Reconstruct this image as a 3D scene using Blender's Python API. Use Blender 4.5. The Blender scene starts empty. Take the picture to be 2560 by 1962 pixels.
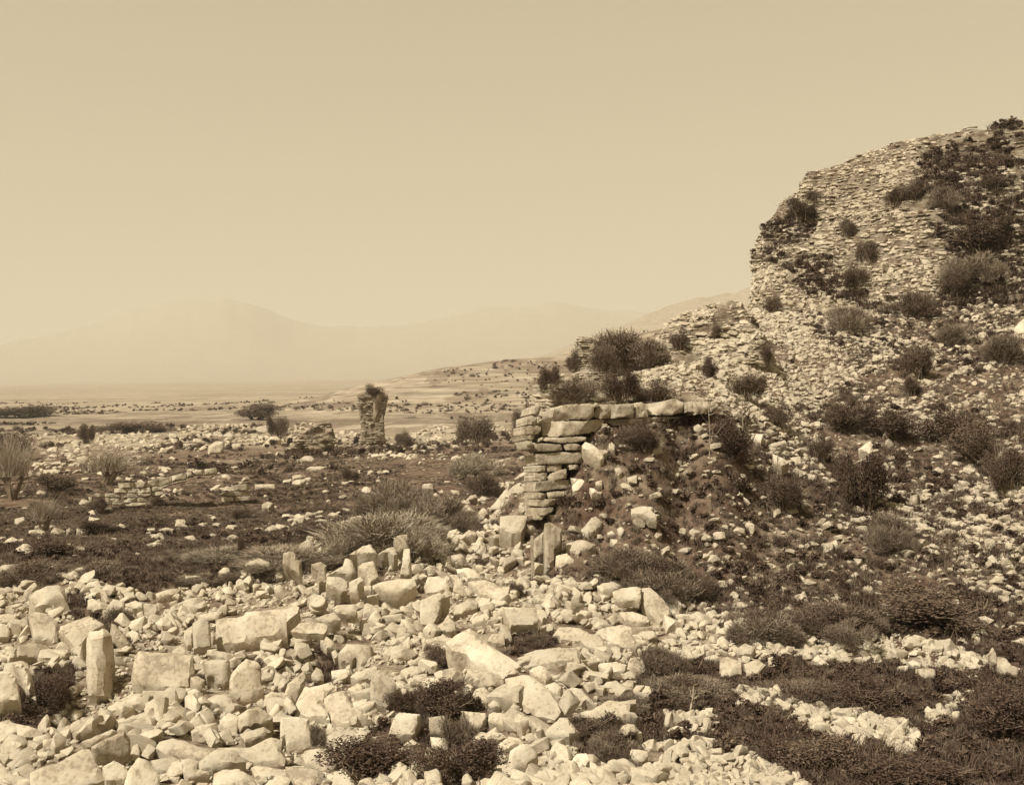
import bpy, bmesh, math, random
import numpy as np
from mathutils import Vector, Matrix, noise as mnoise
from mathutils.geometry import delaunay_2d_cdt
from mathutils.bvhtree import BVHTree
random.seed(7)
RNG = np.random.default_rng(7)
scn = bpy.context.scene
COL = scn.collection
R = math.radians

# ------------------------------------------------------------------ camera, sky, sun, exposure
FPX = 2745.0                       # focal length in photograph pixels
EYE = np.array([0.0, 0.0, 10.0])
PITCH, ROLL = math.atan(46 / FPX), R(0.9)
F_ = np.array([0, math.cos(PITCH), -math.sin(PITCH)])
R0 = np.array([1.0, 0, 0]); U0 = np.cross(R0, F_)
R_ = R0 * math.cos(ROLL) - U0 * math.sin(ROLL)
U_ = U0 * math.cos(ROLL) + R0 * math.sin(ROLL)
cd = bpy.data.cameras.new('camera'); cam = bpy.data.objects.new('camera', cd); COL.objects.link(cam)
cam.matrix_world = Matrix(((R_[0], U_[0], -F_[0], EYE[0]), (R_[1], U_[1], -F_[1], EYE[1]), (R_[2], U_[2], -F_[2], EYE[2]), (0, 0, 0, 1)))
cd.sensor_fit = 'HORIZONTAL'; cd.sensor_width = 36; cd.lens = FPX / 2560 * 36
cd.clip_start = 0.3; cd.clip_end = 40000
scn.camera = cam

SUN_EL, SUN_AZ = 52.0, 230.0       # azimuth clockwise from +Y (north): the sun stands left of and a little behind the camera
sd = Vector((math.sin(R(SUN_AZ)) * math.cos(R(SUN_EL)), math.cos(R(SUN_AZ)) * math.cos(R(SUN_EL)), math.sin(R(SUN_EL))))
world = bpy.data.worlds.new('World'); scn.world = world; world.use_nodes = True
wn = world.node_tree; wn.nodes.clear()
sky = wn.nodes.new('ShaderNodeTexSky'); sky.sky_type = 'NISHITA'; sky.sun_disc = False
sky.sun_elevation = R(SUN_EL); sky.sun_rotation = R(SUN_AZ); sky.dust_density = 4.0; sky.air_density = 1.0; sky.altitude = 0
bw = wn.nodes.new('ShaderNodeRGBToBW')
pw = wn.nodes.new('ShaderNodeMath'); pw.operation = 'POWER'; pw.inputs[1].default_value = 0.45
tint = wn.nodes.new('ShaderNodeVectorMath'); tint.operation = 'SCALE'; tint.inputs[0].default_value = (1.0, 0.84, 0.55)
bg = wn.nodes.new('ShaderNodeBackground'); bg.inputs['Strength'].default_value = 0.15
wo = wn.nodes.new('ShaderNodeOutputWorld')
SKYGAIN = wn.nodes.new('ShaderNodeMath'); SKYGAIN.operation = 'MULTIPLY'; SKYGAIN.inputs[1].default_value = 1.46
wn.links.new(sky.outputs[0], bw.inputs[0]); wn.links.new(bw.outputs[0], pw.inputs[0])
wn.links.new(pw.outputs[0], SKYGAIN.inputs[0]); wn.links.new(SKYGAIN.outputs[0], tint.inputs['Scale'])
wn.links.new(tint.outputs[0], bg.inputs[0]); wn.links.new(bg.outputs[0], wo.inputs[0])
sl = bpy.data.lights.new('sun', 'SUN'); sun = bpy.data.objects.new('sun', sl); COL.objects.link(sun)
sl.energy = 4.7; sl.angle = R(0.5); sl.color = (1.0, 0.96, 0.88)
sun.rotation_euler = sd.to_track_quat('Z', 'Y').to_euler(); sun.location = (-60, -40, 120)
vs = scn.view_settings; vs.view_transform = 'Standard'; vs.look = 'None'; vs.exposure = 0.70; vs.gamma = 1.0; vs.use_curve_mapping = False
scn.cycles.volume_bounces = 0; scn.cycles.max_bounces = 5; scn.cycles.diffuse_bounces = 3
scn.cycles.transparent_max_bounces = 4

def ray(px, py):
    d = F_ + R_ * (px - 1280) / FPX + U_ * (981 - py) / FPX
    return d
def proj(P):
    q = P - EYE
    z = q @ F_
    z = np.where(np.abs(z) < 1e-6, 1e-6, z)
    return 1280 + FPX * (q @ R_) / z, 981 - FPX * (q @ U_) / z, z

# ------------------------------------------------------------------ noise
def _h(ix, iy, s):
    n = (ix * 374761393 + iy * 668265263 + s * 144665) & 0xffffffff
    n = ((n ^ (n >> 13)) * 1274126177) & 0xffffffff
    return ((n ^ (n >> 16)) & 0xffff) / 65535.0
def vn(x, y, s=0):
    x = np.asarray(x, float); y = np.asarray(y, float)
    ix = np.floor(x).astype(np.int64); iy = np.floor(y).astype(np.int64)
    fx = x - ix; fy = y - iy
    fx = fx * fx * (3 - 2 * fx); fy = fy * fy * (3 - 2 * fy)
    a = _h(ix, iy, s); b = _h(ix + 1, iy, s); c = _h(ix, iy + 1, s); d = _h(ix + 1, iy + 1, s)
    return (a + (b - a) * fx) * (1 - fy) + (c + (d - c) * fx) * fy
def fbm(x, y, s=0, o=4):
    v = 0; a = .5; t = 0
    for k in range(o):
        v = v + a * vn(x * 2 ** k, y * 2 ** k, s + k * 17); t += a; a *= .5
    return v / t            # 0..1
def inpoly(px, py, poly):
    px = np.asarray(px, float); py = np.asarray(py, float)
    r = np.zeros(px.shape, bool); n = len(poly); j = n - 1
    for i in range(n):
        xi, yi = poly[i]; xj, yj = poly[j]
        if yi != yj:
            c = ((yi > py) != (yj > py)) & (px < (xj - xi) * (py - yi) / (yj - yi) + xi)
            r ^= c
        j = i
    return r
def sst(a, b, x):
    t = np.clip((x - a) / (b - a), 0, 1); return t * t * (3 - 2 * t)

# ------------------------------------------------------------------ terrain height: control points read off the photograph (pixel, depth) or (pixel, drop below eye)
ANCH = []
def A(px, py, Y=None, drop=None):
    d = ray(px, py)
    if Y is None: k = drop / -d[2]
    else: k = Y / d[1]
    ANCH.append((d[0] * k, d[1] * k, 10 + d[2] * k))
def AW(px, Y, drop):
    ANCH.append(((px - 1280) / FPX * Y, Y, 10 - drop))
for a in [(-300,1962,15.5),(0,1962,15.5),(640,1962,15),(1280,1962,15.5),(1900,1962,16.2),(2560,1962,18),(2900,1962,19),
          (-300,1800,19.5),(0,1800,19),(640,1800,18.6),(1280,1800,18.8),(1900,1800,20),(2560,1800,21),
          (0,1650,23.5),(500,1650,23),(1000,1650,23),(1500,1650,23.3),(2000,1650,24.3),(2400,1650,25),(2900,1650,24),
          (0,1500,29),(600,1500,28.8),(1000,1500,28.4),(1400,1500,28.2),(1800,1500,28.6),(2200,1500,29.5),(2560,1500,29),(2900,1500,28),
          (0,1440,31),(300,1420,32),(600,1405,32.6),(800,1370,33),(1000,1345,34),(1150,1375,33.4),(1250,1440,31.5),(1340,1470,30.8),
          (1250,1320,35.5),(1320,1240,37.5),
          (1500,1088,33.0),(1800,1056,34.6),(1650,1068,33.7),(1500,1150,32.8),(1450,1200,32.7),(1440,1330,31.8),(1500,1260,32.4),(1700,1200,33.4),(1750,1100,34.0),(1200,1330,35.2),(1180,1390,33.5),(1270,1262,37),(1295,1225,38.2),
          (1500,1420,31),(1700,1400,31.2),(1900,1350,32),(2300,1400,31.5),(2560,1450,30.5),
          (1650,950,47),(1480,975,45.5),(1800,860,57),(1870,790,68),(2100,785,68),(2300,770,68),(2560,760,64),(2900,700,62),
          (2560,1000,45),(2900,1000,43),(2300,1000,47),(2050,1000,46.5),(1900,1120,36),(2200,1200,37),(2560,1250,34),(2900,1250,33)]:
    A(*a)
for a in [(1350,42,9.2),(1300,42,9.0),(1460,60,9),(1600,80,8.5),(1850,115,6),(2100,130,0),(2560,130,-6),(3000,120,-8),(1700,200,9),(2300,220,5),(1400,60,9.3),
          (-600,60,8.5),(-1200,40,7),(1300,8,3.0),(0,8,4.2),(2500,8,4.0),(1300,3,1.7)]:
    AW(*a)
for a in [(-300,1400,7.0),(0,1395,7.0),(600,1360,7.4),(1000,1310,8.0),(0,1300,8.4),(600,1280,8.8),(1080,1240,9.0),(1250,1160,9.4),(0,1200,9.4),(600,1180,9.6),
          (1100,1130,9.8),(0,1120,10.3),(600,1115,10.3),(1250,1060,10.3),(0,1060,11.2),(700,1040,11.2),(1200,1010,11.2),(0,1010,12),(700,1000,12),(1200,980,12)]:
    A(a[0], a[1], drop=a[2])
ANCH = np.array(ANCH)
def uv(X, Y): return np.stack([X / Y * 2.6, np.log(Y)], -1)
_P = uv(ANCH[:, 0], ANCH[:, 1])
_D = np.sqrt(((_P[:, None] - _P[None]) ** 2).sum(-1) + 1e-4)
_n = len(_P); _M = np.zeros((_n + 3, _n + 3)); _M[:_n, :_n] = _D - np.eye(_n) * 0.004; _M[:_n, _n] = 1; _M[:_n, _n + 1:] = _P; _M[_n, :_n] = 1; _M[_n + 1:, :_n] = _P.T
_W = np.linalg.solve(_M, np.concatenate([ANCH[:, 2], np.zeros(3)]))
MPX = np.array([-2500,-800,-200,0,120,250,330,400,470,560,620,680,740,800,900,1000,1100,1200,1300,1400,1500,1700,2000,2500,3500,5000])
MPY = np.array([900,880,868,866,848,820,792,775,760,754,762,778,796,808,816,806,790,776,768,766,775,790,820,850,870,880])
PITS = [(-8.3, 20.0, .8, 1.1), (-4.1, 23.4, .7, .8), (-1.1, 18.0, .5, 1.3), (-9.0, 27.5, .4, .9), (1.8, 16.6, .4, .9)]
def zf(X, Y):
    X = np.asarray(X, float); Y = np.asarray(Y, float); sh = X.shape
    X = X.ravel(); Y = Y.ravel(); out = np.empty_like(X)
    for i in range(0, len(X), 40000):
        q = uv(X[i:i + 40000], np.minimum(Y[i:i + 40000], 900))
        d = np.sqrt(((q[:, None] - _P[None]) ** 2).sum(-1) + 1e-4)
        out[i:i + 40000] = d @ _W[:_n] + _W[_n] + q @ _W[_n + 1:]
    px = 1280 + X / Y * FPX
    far = sst(330, 700, Y)
    out = out * (1 - far) + (-2.2) * far
    # low mound beyond the pier, low hill to the right, farther spur, the far range
    out += 8.5 * np.exp(-((X + 32) / 48) ** 2 - ((Y - 430) / 60) ** 2) * (1 + .15 * (fbm(X / 20, Y / 20, 3) - .5))
    out += 7.0 * np.exp(-((X - 10) / 55) ** 2 - ((Y - 460) / 70) ** 2)
    out += 34 * np.exp(-((X - 95) / 85) ** 2 - ((Y - 560) / 150) ** 2) * (1 + .3 * (fbm(X / 40, Y / 40, 5) - .5)) * sst(250, 420, Y)
    out += 200 * np.exp(-((X - 560) / 420) ** 2 - ((Y - 2600) / 700) ** 2) * (1 + .35 * (fbm(X / 180, Y / 180, 6) - .5))
    my = np.interp(px, MPX, MPY)
    hor = 935 - (px - 1280) * math.tan(ROLL)
    H = np.maximum(hor - my, 0) / FPX * 8200 + 12
    out += H * np.exp(-((Y - 8200) / 1600) ** 2) * (1 + .42 * (fbm(X / 700, Y / 700, 9, 6) - .5))
    near = 1 - sst(200, 500, Y)
    out += near * ((fbm(X / 3.0, Y / 3.0, 1, 5) - .5) * 0.75 + (fbm(X / .7, Y / .7, 2, 3) - .5) * 0.16)
    out += sst(60, 120, Y) * (1 - sst(600, 900, Y)) * (fbm(X / 16, Y / 16, 4) - .5) * 1.1
    for hx, hy, dp, rd in PITS: out -= dp * np.exp(-((X - hx) ** 2 + (Y - hy) ** 2) / rd ** 2)
    out = np.where(Y < 13, np.minimum(out, 8.3 - .36 * (Y - 2.5)), out)
    return out.reshape(sh)

# zones of the ground, as outlines on the photograph
HEAP = [(-200,1460),(0,1450),(130,1430),(330,1480),(520,1470),(640,1440),(690,1400),(850,1350),(960,1330),(1050,1380),(1200,1420),(1330,1470),(1420,1440),(1500,1480),(1640,1480),
        (1740,1500),(1840,1560),(1920,1590),(2150,1590),(2500,1640),(2440,1690),(2200,1670),(1950,1640),(1860,1670),(1700,1650),(1620,1620),(1610,1700),(1600,1770),(1500,1800),(1400,1850),
        (1460,1900),(1560,1900),(1640,1860),(1760,1850),(1900,1900),(2020,1962),(2050,2100),(-200,2100)]
HOLES = [[(1060,1720),(1180,1700),(1240,1770),(1200,1850),(1260,1962),(900,1962),(860,1900),(900,1840),(980,1800)],
         [(90,1680),(190,1660),(200,1760),(130,1830),(0,1850),(0,1760),(60,1740)], [(150,1500),(210,1480),(250,1540),(330,1620),(260,1640)],
         [(790,1600),(850,1620),(880,1680),(790,1710),(770,1650)], [(1080,1640),(1200,1630),(1200,1680),(1090,1690)], [(1290,1590),(1420,1600),(1400,1625),(1250,1640)],
         [(1410,1830),(1560,1800),(1640,1840),(1540,1930),(1460,1900)], [(840,1380),(960,1400),(960,1480),(900,1470),(850,1420)]]
BANDS = [[(1850,1740),(2040,1745),(2060,1790),(2270,1800),(2320,1870),(2260,1890),(2080,1850),(1950,1790),(1850,1770)],
         [(1660,1790),(1800,1790),(1820,1840),(1700,1830)], [(2310,1790),(2400,1730),(2430,1740),(2380,1800),(2330,1820)]]
TALUS = [(1640,790),(1870,760),(1990,790),(2150,930),(2060,1000),(1900,1020),(1800,1050),(1700,1000),(1500,1000),(1480,900)]
SPILL = [(1325,1120),(1345,1250),(1345,1480),(1250,1470),(1100,1400),(1130,1330),(1230,1250),(1280,1180)]
MIDDARK = [(-100,1180),(350,1120),(560,1110),(900,1110),(1100,1080),(1330,1100),(1340,1250),(1200,1330),(1000,1370),(700,1410),(300,1420),(-100,1440)]
def zones(X, Y, Z):
    px, py, dz = proj(np.stack([X, Y, Z], -1))
    jx = px + (fbm(X * .8, Y * .8, 31) - .5) * 60 + (fbm(X * 3, Y * 3, 32) - .5) * 30
    jy = py + (fbm(X * .8, Y * .8, 33) - .5) * 46 + (fbm(X * 3, Y * 3, 34) - .5) * 20
    near = (Y < 60)
    heap = inpoly(jx, jy, HEAP) & near
    for h in HOLES: heap &= ~inpoly(jx, jy, h)
    for b in BANDS: heap |= inpoly(jx, jy, b) & near
    heap |= inpoly(jx, jy, SPILL) & near & (fbm(X * 1.4, Y * 1.4, 37) > .42)
    talus = inpoly(jx, jy, TALUS) & (Y < 90) & (Y > 36)
    slope = (px > 1400) & (Y > 26) & (Y < 75) & ~heap & ~talus
    mid = inpoly(jx, jy, MIDDARK) & (Y > 36) & (Y < 220)
    return px, py, heap, talus, slope, mid

# ------------------------------------------------------------------ materials
def newmat(name):
    m = bpy.data.materials.new(name); m.use_nodes = True
    return m, m.node_tree, m.node_tree.nodes['Principled BSDF']
def N(nt, t, **kw):
    n = nt.nodes.new(t)
    for k, v in kw.items():
        if k.startswith('i_'): n.inputs[k[2:].replace('_', ' ')].default_value = v
        else: setattr(n, k, v)
    return n
def ramp(nt, pts):
    r = nt.nodes.new('ShaderNodeValToRGB'); e = r.color_ramp.elements
    while len(e) < len(pts): e.new(.5)
    for el, (p, c) in zip(e, pts):
        el.position = p; el.color = (*c, 1)
    return r
HUE = np.array([1.0, 0.84, 0.56])
def sep(v, warm=0.0):              # a sepia tone of luminance v: darker tones are a little redder, as the print is
    g = float(np.interp(v, [.03, .08, .15, .25, .45], [.55, .64, .74, .82, .90])); b = float(np.interp(v, [.03, .08, .15, .25, .45], [.38, .43, .49, .57, .67]))
    return (v * 1.03, v * (g - warm * .04), v * (b - warm * .06))
def stone_mat(name, lo, hi, vein=0.0, pit=1.0, scale=1.0, layer=False, bump=.5):
    m, nt, bs = newmat(name); L = nt.links.new
    tc = N(nt, 'ShaderNodeTexCoord'); oi = N(nt, 'ShaderNodeObjectInfo'); geo = N(nt, 'ShaderNodeNewGeometry')
    va = N(nt, 'ShaderNodeVectorMath', operation='SCALE'); va.inputs['Scale'].default_value = 37.0
    L(oi.outputs['Random'], va.inputs[0]); ad = N(nt, 'ShaderNodeVectorMath', operation='ADD')
    L(tc.outputs['Object'], ad.inputs[0]); L(va.outputs[0], ad.inputs[1])
    n1 = N(nt, 'ShaderNodeTexNoise'); n1.inputs['Scale'].default_value = 1.6 * scale; n1.inputs['Detail'].default_value = 7; n1.inputs['Roughness'].default_value = .62
    n2 = N(nt, 'ShaderNodeTexNoise'); n2.inputs['Scale'].default_value = 9 * scale; n2.inputs['Detail'].default_value = 5; n2.inputs['Roughness'].default_value = .7
    L(ad.outputs[0], n1.inputs[0]); L(ad.outputs[0], n2.inputs[0])
    r1 = ramp(nt, [(.28, sep(lo)), (.46, sep((lo + hi) / 2, .6)), (.6, sep(hi))]); L(n1.outputs[0], r1.inputs[0])
    r2 = ramp(nt, [(.30, (.42, .40, .38)), (.42, (.9, .9, .9)), (.6, (1, 1, 1))]); L(n2.outputs[0], r2.inputs[0])
    mx = N(nt, 'ShaderNodeMix', data_type='RGBA', blend_type='MULTIPLY'); mx.inputs[0].default_value = .75 * pit
    L(r1.outputs[0], mx.inputs[6]); L(r2.outputs[0], mx.inputs[7]); col = mx.outputs[2]
    n5 = N(nt, 'ShaderNodeTexNoise'); n5.inputs['Scale'].default_value = 13 * scale; n5.inputs['Detail'].default_value = 7; L(ad.outputs[0], n5.inputs[0])
    ms5 = N(nt, 'ShaderNodeMath', operation='MULTIPLY'); L(n5.outputs[0], ms5.inputs[0]); L(n1.outputs[0], ms5.inputs[1])
    r5 = ramp(nt, [(.17, (.38, .34, .3)), (.215, (1, 1, 1))]); L(ms5.outputs[0], r5.inputs[0])
    m5 = N(nt, 'ShaderNodeMix', data_type='RGBA', blend_type='MULTIPLY'); m5.inputs[0].default_value = .42 * pit
    L(col, m5.inputs[6]); L(r5.outputs[0], m5.inputs[7]); col = m5.outputs[2]
    if vein:
        mp = N(nt, 'ShaderNodeMapping'); mp.inputs['Scale'].default_value = (7, 7, .8); L(ad.outputs[0], mp.inputs[0])
        n3 = N(nt, 'ShaderNodeTexNoise'); n3.inputs['Scale'].default_value = 1.0; n3.inputs['Detail'].default_value = 4; L(mp.outputs[0], n3.inputs[0])
        r3 = ramp(nt, [(.38, (.45, .42, .36)), (.55, (1, 1, 1))]); L(n3.outputs[0], r3.inputs[0])
        mv = N(nt, 'ShaderNodeMix', data_type='RGBA', blend_type='MULTIPLY'); mv.inputs[0].default_value = vein
        L(col, mv.inputs[6]); L(r3.outputs[0], mv.inputs[7]); col = mv.outputs[2]
    mr = N(nt, 'ShaderNodeMapRange'); mr.inputs[3].default_value = .82; mr.inputs[4].default_value = 1.10; L(oi.outputs['Random'], mr.inputs[0])
    sc_ = N(nt, 'ShaderNodeVectorMath', operation='SCALE'); L(col, sc_.inputs[0]); L(mr.outputs[0], sc_.inputs['Scale'])
    L(sc_.outputs[0], bs.inputs['Base Color']); bs.inputs['Roughness'].default_value = .95; bs.inputs['Specular IOR Level'].default_value = .15
    hgt = n2.outputs[0]
    if layer:
        mp = N(nt, 'ShaderNodeMapping'); mp.inputs['Scale'].default_value = (.8, .8, 7); L(tc.outputs['Object'], mp.inputs[0])
        n4 = N(nt, 'ShaderNodeTexNoise'); n4.inputs['Scale'].default_value = 1.0; n4.inputs['Detail'].default_value = 6; n4.inputs['Roughness'].default_value = .7; L(mp.outputs[0], n4.inputs[0])
        hgt = n4.outputs[0]
    b = N(nt, 'ShaderNodeBump'); b.inputs['Strength'].default_value = bump; b.inputs['Distance'].default_value = .05 if not layer else .5
    L(hgt, b.inputs['Height']); L(b.outputs[0], bs.inputs['Normal'])
    return m
M_ST = stone_mat('pale_limestone', .35, .47)
M_VE = stone_mat('veined_marble', .30, .44, vein=.7)
M_WE = stone_mat('weathered_ashlar', .30, .47, vein=.2, scale=1.7)
M_W2 = stone_mat('pale_ashlar', .36, .48, vein=.1, scale=1.2)
M_RU = stone_mat('rubble_stone', .37, .47, scale=2.5, pit=.3)
M_RH = stone_mat('hill_rubble_stone', .31, .45, scale=2.5, pit=.4)
M_MA = stone_mat('rubble_masonry', .10, .33, scale=.9, layer=True, pit=.9, bump=1)
M_PI = stone_mat('pier_masonry', .17, .37, scale=.9, layer=True, pit=.7, bump=.7)
M_PL = stone_mat('old_mortar_face', .22, .33, scale=.4, pit=.4)
def leaf_mat(name, lo, hi):
    m, nt, bs = newmat(name); L = nt.links.new
    oi = N(nt, 'ShaderNodeObjectInfo'); geo = N(nt, 'ShaderNodeNewGeometry'); ad = N(nt, 'ShaderNodeMath', operation='ADD')
    L(oi.outputs['Random'], ad.inputs[0]); L(geo.outputs['Random Per Island'], ad.inputs[1])
    ml = N(nt, 'ShaderNodeMath', operation='MULTIPLY'); ml.inputs[1].default_value = .5; L(ad.outputs[0], ml.inputs[0])
    r = ramp(nt, [(0.1, sep(lo)), (.9, sep(hi))]); L(ml.outputs[0], r.inputs[0]); L(r.outputs[0], bs.inputs['Base Color'])
    bs.inputs['Roughness'].default_value = .8; bs.inputs['Specular IOR Level'].default_value = .12
    return m
M_DK = leaf_mat('evergreen_leaves', .035, .14)
M_BR = leaf_mat('broom_twigs', .17, .38)
M_DB = leaf_mat('grey_broom_twigs', .09, .27)
M_GR = leaf_mat('turf_grass', .05, .24)
M_SC = leaf_mat('low_scrub', .03, .14)
M_DRY = leaf_mat('dry_twigs', .20, .36)
M_WD = leaf_mat('bare_wood', .12, .2)

def ground_material():
    m, nt, bs = newmat('ground_soil'); L = nt.links.new
    tc = N(nt, 'ShaderNodeNewGeometry'); at = N(nt, 'ShaderNodeAttribute', attribute_name='pale'); af = N(nt, 'ShaderNodeAttribute', attribute_name='field')
    def noi(s, d=6, r=.65, mp=None):
        n = N(nt, 'ShaderNodeTexNoise'); n.inputs['Scale'].default_value = s; n.inputs['Detail'].default_value = d; n.inputs['Roughness'].default_value = r
        if mp:
            q = N(nt, 'ShaderNodeMapping'); q.inputs['Scale'].default_value = mp; L(tc.outputs['Position'], q.inputs[0]); L(q.outputs[0], n.inputs[0])
        else: L(tc.outputs['Position'], n.inputs[0])
        return n
    a = noi(1.1, 8, .7); b = noi(.11, 5, .6); c = noi(1, 4, .6, (.004, .02, 1)); e = noi(1.0, 5, .7, (.05, .16, 1))
    dark = ramp(nt, [(.33, sep(.045)), (.48, sep(.10)), (.66, sep(.20))]); L(a.outputs[0], dark.inputs[0])
    pale = ramp(nt, [(.34, sep(.05)), (.48, sep(.16)), (.64, sep(.36))]); L(a.outputs[0], pale.inputs[0])
    m1 = N(nt, 'ShaderNodeMix', data_type='RGBA'); L(at.outputs['Fac'], m1.inputs[0]); L(dark.outputs[0], m1.inputs[6]); L(pale.outputs[0], m1.inputs[7])
    fld = ramp(nt, [(.30, sep(.13)), (.47, sep(.24)), (.6, sep(.34))]); L(e.outputs[0], fld.inputs[0])
    fl2 = ramp(nt, [(.35, (.6, .6, .6)), (.5, (1, 1, 1)), (.62, (1.0, 1.0, 1.0))]); L(c.outputs[0], fl2.inputs[0])
    mm = N(nt, 'ShaderNodeMix', data_type='RGBA', blend_type='MULTIPLY'); mm.inputs[0].default_value = 1; L(fld.outputs[0], mm.inputs[6]); L(fl2.outputs[0], mm.inputs[7])
    m2 = N(nt, 'ShaderNodeMix', data_type='RGBA'); L(af.outputs['Fac'], m2.inputs[0]); L(m1.outputs[2], m2.inputs[6]); L(mm.outputs[2], m2.inputs[7])
    L(m2.outputs[2], bs.inputs['Base Color']); bs.inputs['Roughness'].default_value = 1; bs.inputs['Specular IOR Level'].default_value = .05
    bp = N(nt, 'ShaderNodeBump'); bp.inputs['Strength'].default_value = .8; bp.inputs['Distance'].default_value = .12
    n9 = noi(5, 6, .75); L(n9.outputs[0], bp.inputs['Height']); L(bp.outputs[0], bs.inputs['Normal'])
    return m
M_GD = ground_material()

# ------------------------------------------------------------------ the ground: one sheet to the horizon
def seg(a, b, r): return list(np.exp(np.arange(math.log(a), math.log(b), r)))
Ys = np.array(seg(2.5, 14, .04) + seg(14, 130, .0068) + seg(130, 1000, .014) + seg(1000, 17000, .022))
Ss = np.concatenate([np.linspace(-3.2, -.75, 22)[:-1], np.linspace(-.75, -.56, 24)[:-1], np.linspace(-.56, .56, 520), np.linspace(.56, .75, 24)[1:], np.linspace(.75, 3.2, 22)[1:]])
GY, GS = np.meshgrid(Ys, Ss, indexing='ij'); GX = GY * GS; GZ = zf(GX, GY)
px, py, heap, talus, slope, mid = zones(GX, GY, GZ)
pale = np.clip(heap * 1.0 + talus * .75, 0, 1)
pale = np.maximum(pale, .35 * (fbm(GX / 2, GY / 2, 41) > .58) * slope)
for ax in (0, 1):
    for _ in range(2): pale = (np.roll(pale, 1, ax) + pale * 2 + np.roll(pale, -1, ax)) / 4
fieldw = sst(95, 210, GY + (fbm(GX / 30, GY / 30, 42) - .5) * 90) * (1 - .55 * (fbm(GX / 14, GY / 30, 43) > .6) * (GY < 450))
nr, nc = GX.shape
fieldw = fieldw * (1 - .6 * sst(0, 60, GX) * sst(330, 420, GY) * (1 - sst(900, 1300, GY)) * sst(.38, .58, fbm(GX / 22, GY / 40, 45)))
me = bpy.data.meshes.new('ground')
co = np.stack([GX, GY, GZ], -1).reshape(-1, 3).astype(np.float32)
ii = (np.arange(nr - 1)[:, None] * nc + np.arange(nc - 1)[None]).ravel()
quads = np.stack([ii, ii + 1, ii + nc + 1, ii + nc], -1).astype(np.int32)
me.vertices.add(len(co)); me.vertices.foreach_set('co', co.ravel())
me.loops.add(quads.size); me.loops.foreach_set('vertex_index', quads.ravel())
me.polygons.add(len(quads)); me.polygons.foreach_set('loop_start', np.arange(0, quads.size, 4, dtype=np.int32))
me.polygons.foreach_set('use_smooth', np.ones(len(quads), bool))
for nm, arr in (('pale', pale), ('field', fieldw)):
    at = me.attributes.new(nm, 'FLOAT', 'POINT'); at.data.foreach_set('value', arr.astype(np.float32).ravel())
me.update(calc_edges=True); me.materials.append(M_GD)
ground = bpy.data.objects.new('ground', me); COL.objects.link(ground); ground['kind'] = 'structure'; ground['label'] = 'stony ground sloping from the heap of fallen blocks down to the wide plain'
# a coarse copy of the near sheet for placing things
jr = np.where((Ys > 8) & (Ys < 900))[0]; jc = np.arange(60, nc - 60, 2)
sub = np.ix_(jr, jc); cs = np.stack([GX[sub], GY[sub], GZ[sub]], -1); a_, b_ = cs.shape[:2]
kk = (np.arange(a_ - 1)[:, None] * b_ + np.arange(b_ - 1)[None]).ravel()
BVG = BVHTree.FromPolygons([Vector(v) for v in cs.reshape(-1, 3).tolist()], np.stack([kk, kk + 1, kk + b_ + 1, kk + b_], -1).tolist())
MASS = []                          # BVH of the masonry masses standing on the ground
def hit(px, py):
    d = Vector(ray(px, py)).normalized(); e = Vector(EYE); best = None
    for b in [BVG] + MASS:
        r = b.ray_cast(e, d, 3000)
        if r[0] is not None and (best is None or r[3] < best[1]): best = (r[0], r[3], r[1])
    return best
def gz(x, y): return float(zf(np.array([x]), np.array([y]))[0])

# ------------------------------------------------------------------ building helpers
def put(name, me, mat, parent=None, loc=None, rot=None, scale=None):
    if mat is not None and not me.materials: me.materials.append(mat)
    o = bpy.data.objects.new(name, me); COL.objects.link(o)
    if parent is not None: o.parent = parent
    if loc is not None: o.location = loc
    if rot is not None: o.rotation_euler = rot
    if scale is not None: o.scale = scale
    return o
def tag(o, label=None, cat=None, group=None, kind=None):
    if label: o['label'] = label
    if cat: o['category'] = cat
    if group: o['group'] = group
    if kind: o['kind'] = kind
    elif cat: o['kind'] = 'thing'
    return o
def empty(name, loc):
    o = bpy.data.objects.new(name, None); COL.objects.link(o); o.location = loc; o.empty_display_size = .3; return o

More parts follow.
